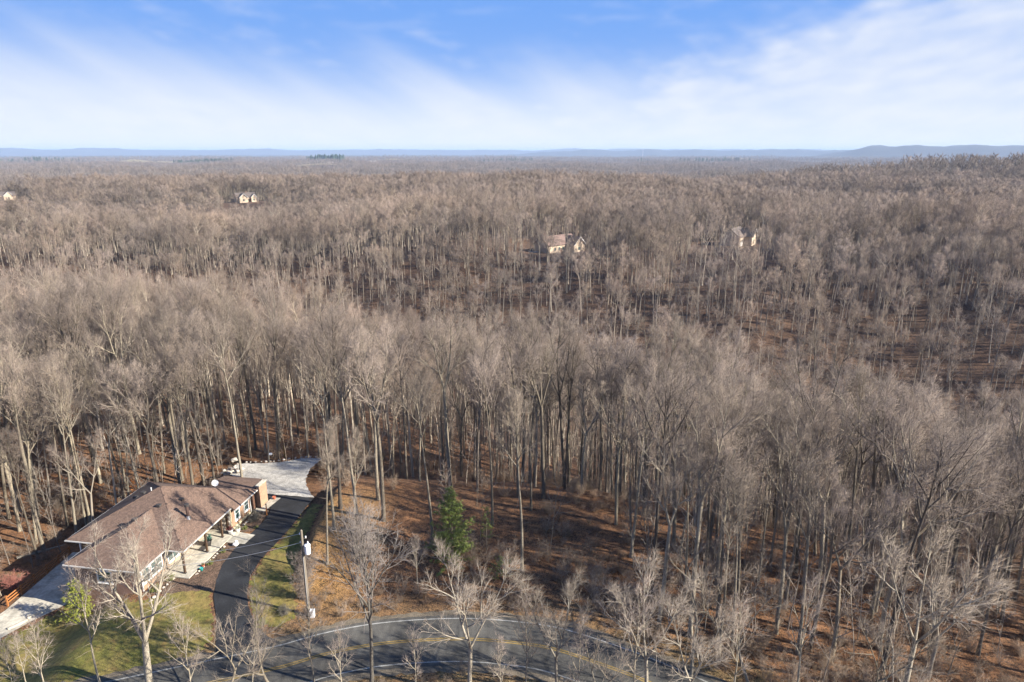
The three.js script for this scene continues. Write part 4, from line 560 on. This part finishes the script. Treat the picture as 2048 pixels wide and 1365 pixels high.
hand(14, -20.0, -64.5, 0.86, 0.7, 'lone straight tall tree on the straw slope beside the bank', 0); hand(14, -17.2, -65.6, 0.72, 2.0, 'slim pale tree standing right of the lone tall tree', 2); hand(13, -15.2, -72.0, 1.0, 2.5, 'forked pale tree at the top of the straw slope', 2); hand(16, -18.6, -73.2, 0.95, 0.2, 'straight tree just behind the lone tall tree on the straw slope', 0);
hand(10, 1.1, -64.9, 0.93, 0.6, 'straight grey tree standing alone right of the pines', 0); hand(12, -8.9, -68.2, 0.98, 3.2, 'dark straight tree rising through the left side of the pine', 3); hand(4, -16.2, -62.4, 0.6, 2.9, 'small twiggy tree between the lone tree and the road', 1); hand(4, -9.6, -60.8, 0.55, 0.9, 'small twiggy tree left of the road bend top', 1);
hand(16, -37.8, -87.0, 1.0, 1.1, 'straight tall tree growing at the near corner of the gravel pad', 0); hand(10, -44.1, -85.4, 1.0, 2.2, 'straight tall tree just behind the house roof beside the dish', 0); hand(12, -48.6, -80.6, 1.05, 4.2, 'tall leaning tree behind the left part of the house roof', 0, 0.05); hand(11, -57.6, -73.9, 1.08, 5.2, 'big twin-stemmed tree left of the house with its foot in shade', 0, 0.08); hand(10, -54.2, -78.2, 1.03, 0.2, 'tall straight tree close to the far left corner of the house', 2); hand(14, -55.2, -78.9, 1.05, 3.2, 'tall straight tree beside its twin at the left corner of the house', 2);
hand(4, -56.2, -64.8, 0.5, 1.0, 'small pale sapling behind the cedar fence', 2);

// ---------------------------------------------------------------- far houses
function cottage(x, z, turn, label, o) { // main block + cross gable + garage wing
  const t = thing('country_house', label, 'house', [x, T(x, z), z], turn), { w, d, h, rm, wm } = o;
  const gable = (w2, d2, h0, rise, ox, oz, along) => { const k = 0.5, P = along === 'x' ? [[[-d2 / 2 - k, h0], [0, h0 + rise]], [[0, h0 + rise], [d2 / 2 + k, h0]]] : null; const out = []; for (const s of [-1, 1]) { const L = (along === 'x' ? d2 : w2) / 2 + k, R = (along === 'x' ? w2 : d2) + 2 * k, sl = Math.hypot(L, rise), g = new THREE.BoxGeometry(along === 'x' ? R : sl, 0.18, along === 'x' ? sl : R), a = Math.atan2(rise, L); if (along === 'x') g.rotateX(s * a); else g.rotateZ(-s * a); g.translate(ox + (along === 'x' ? 0 : s * L / 2), h0 + rise / 2 + 0.05, oz + (along === 'x' ? s * L / 2 : 0)); out.push(g); } return out; };
  const tri = (w2, h0, rise, ox, oz, along) => { const sh = new THREE.Shape([new THREE.Vector2(-w2 / 2, 0), new THREE.Vector2(w2 / 2, 0), new THREE.Vector2(0, rise * 0.97)]), g = new THREE.ExtrudeGeometry(sh, { depth: 0.25, bevelEnabled: false }); if (along === 'x') g.rotateY(Math.PI / 2); g.translate(ox, h0, oz); return g; };
  const box = part('wall', bx(w, h + 1, d, 0, h / 2 - 0.5, 0), wm, t); const r1 = gable(w, d, h, o.rise, 0, 0, 'x'); r1.forEach((g) => part('roof', g, rm, t)); part('gable', tri(d, h, o.rise, -w / 2, 0, 'x'), wm, t); part('gable', tri(d, h, o.rise, w / 2 - 0.25, 0, 'x'), wm, t);
  for (const [ox, cw, cd, rise] of o.cross) { part('wing_wall', bx(cw, h + 0.9, cd, ox, h / 2 - 0.45, d / 2 + cd / 2 - 0.3), wm, t); gable(cw, cd + 2, h, rise, ox, d / 2 + cd / 2 - 1.0, 'z').forEach((g) => part('wing_roof', g, rm, t)); part('wing_gable', tri(cw, h, rise, ox, d / 2 + cd - 0.56, 'z'), wm, t); part('window', bx(1.4, 1.5, 0.08, ox, h * 0.5, d / 2 + cd - 0.26), mat.glass, t); for (const s of [-1, 1]) part('barge_board', (() => { const L = cw / 2 + 0.5, g = new THREE.BoxGeometry(Math.hypot(L, rise), 0.22, 0.1); g.rotateZ(-s * Math.atan2(rise, L)); g.translate(ox + s * L / 2, h + rise / 2 - 0.05, d / 2 + cd + 0.46 + 0.05); return g; })(), mat.white, t); }
  for (const wx of o.win) part('window', bx(1.2, 1.5, 0.08, wx, h * 0.52, d / 2 + 0.045), mat.glass, t); if (o.door) part('door', bx(1, 2.1, 0.08, o.door, 1.05, d / 2 + 0.045), mat.door, t); if (o.chim) part('chimney', bx(0.8, h + o.rise + 1.2, 0.8, o.chim, (h + o.rise + 1.2) / 2, -d * 0.2), mat.brick, t); if (o.garage) part('garage_door', bx(3.6, 2.3, 0.1, o.garage, 1.15, d / 2 + 0.055), mat.white, t); return t;
}
const tan = M([0.46, 0.36, 0.265]), pinkRoof = M([0.38, 0.26, 0.22], { map: shingleTex });
cottage(-247, -643, 0.6, 'distant house with blue-grey roof and white gable boards in the left wood', { w: 17, d: 10, h: 4.2, rise: 4, rm: mat.greyRoof, wm: tan, cross: [[-3.5, 7, 5, 3.6], [6.2, 4.5, 3, 2.8]], win: [1.2, 3.2], door: 2.3, chim: 2 });
cottage(22, -341, 0.7, 'brown-roofed stone house half hidden by trees in mid-picture', { w: 20, d: 11, h: 3.6, rise: 4.2, rm: pinkRoof, wm: tan, cross: [[5.6, 7.4, 5.5, 4.0]], win: [-6, -3, -0.5], door: -1.8, chim: -6 });
cottage(116, -357, 0.95, 'grey-roofed pale house half hidden by trees on the right', { w: 15, d: 10, h: 4.4, rise: 4.4, rm: mat.greyRoof, wm: tan, cross: [[2.8, 6.5, 4.5, 4.2]], win: [-5, -2.6], door: -0.9, garage: -4.5 });
cottage(-489, -671, 0.7, 'cream house at the far left edge of the picture', { w: 16, d: 10, h: 3.8, rise: 3.6, rm: mat.greyRoof, wm: tan, cross: [[2, 7.5, 5, 4]], win: [-4, -2], door: -6 });
for (const [x, z, w, l, m, r, dy] of [[-1170, -4560, 48, 'far long white farm building left of the other far white ones', mat.white, mat.greyRoof, 0], [-1070, -4580, 38, 'far white building just right of the dark conifer clump', mat.white, mat.greyRoof, 0], [-900, -4550, 44, 'far white barn rightmost of the far buildings', mat.white, mat.greyRoof, 0], [-965, -4500, 34, 'far building with red walls near the white barn', mat.clay, mat.greyRoof, 0]]) cottage(x, z, 0.3, l, { w, d: 18, h: 11, rise: 6, rm: r, wm: m, cross: [], win: [-4, 4] });
{ const drive = [[86, -345], [90, -336], [100, -330], [110, -332], [108, -336], [99, -335], [94, -340], [92, -348], [102, -352], [102, -357], [90, -355]]; const xs = sheet(drive, 0, 'far_driveway', mat.gravel); xs.position.y = -6.6;
  const d2 = sheet([[4, -338], [14, -336], [14, -333], [2, -334]], 0, 'far_driveway', mat.gravel); d2.position.y = -3.7; }
{ // radio mast on the skyline
  const t = thing('radio_mast', 'hair-thin radio mast on the far skyline', 'mast', [1480, T(1480, -8000), -8000]); part('mast', new THREE.CylinderGeometry(1.0, 1.6, 120, 5).translate(0, 60, 0), mat.tin, t); part('antenna', new THREE.CylinderGeometry(0.5, 0.5, 14, 5).translate(0, 127, 0), mat.darkMetal, t); }
{ // dark conifer stands far off
  const farPine = (() => { const w = new Wood(), r = rngOf(8); w.tube([new THREE.Vector3(0, -1, 0), new THREE.Vector3(0, 18, 0)], [0.3, 0.05], 4, [0.1, 0.08, 0.06], r); for (let i = 0; i < 150; i++) { const t = 0.25 + 0.73 * i / 150, a = i * GOLD, b = new THREE.Vector3(0, 18 * t, 0), L = 4.2 * Math.pow(1 - t, 0.7) + 0.5, d = new THREE.Vector3(Math.cos(a), 0.25, Math.sin(a)), g = 0.7 + 0.6 * r(); w.tube([b, b.clone().addScaledVector(d, L)], [0.42, 0], 3, [0.05 * g, 0.085 * g, 0.035 * g, 0.3], r); } return w.geo(); })();
  const r = rngOf(21), stand = (label, cx, cz, a, b, n, s) => { const g = new THREE.Group(); g.name = numbered('conifer_stand'); g.userData = { kind: 'stuff', label, category: 'conifers' }; scene.add(g); const l = []; for (let i = 0; i < n; i++) l.push([cx + (r() * 2 - 1) * a, cz + (r() * 2 - 1) * b, s * (0.8 + 0.5 * r())]); mass('conifer', [farPine], l, n, g); };
  stand('long dark conifer stand in the left distance', -1900, -4360, 180, 40, 260, 1.8); stand('tall dark conifer clump beside the far white buildings', -1270, -4800, 120, 40, 170, 2.2); stand('scattered dark conifers below the far white barn', -760, -3000, 150, 60, 40, 1.4); stand('dark conifers on the far left skyline', -3300, -4800, 420, 80, 140, 1.8); stand('dark conifers right of the far left field', -100, -5200, 260, 80, 70, 1.8); stand('dark conifers in the right distance', 1350, -5300, 420, 80, 110, 1.8); stand('dark conifers on the centre skyline', 10, -2500, 30, 20, 9, 1.4);
  evergreen(350, -950, 15, 5.5, [0.05, 0.09, 0.03], 46, 'pine_tree', 'single dark conifer in the right distance among bare trees', 0.7, 0.05).scale.setScalar(1.2);
}

renderer.render(scene, camera);
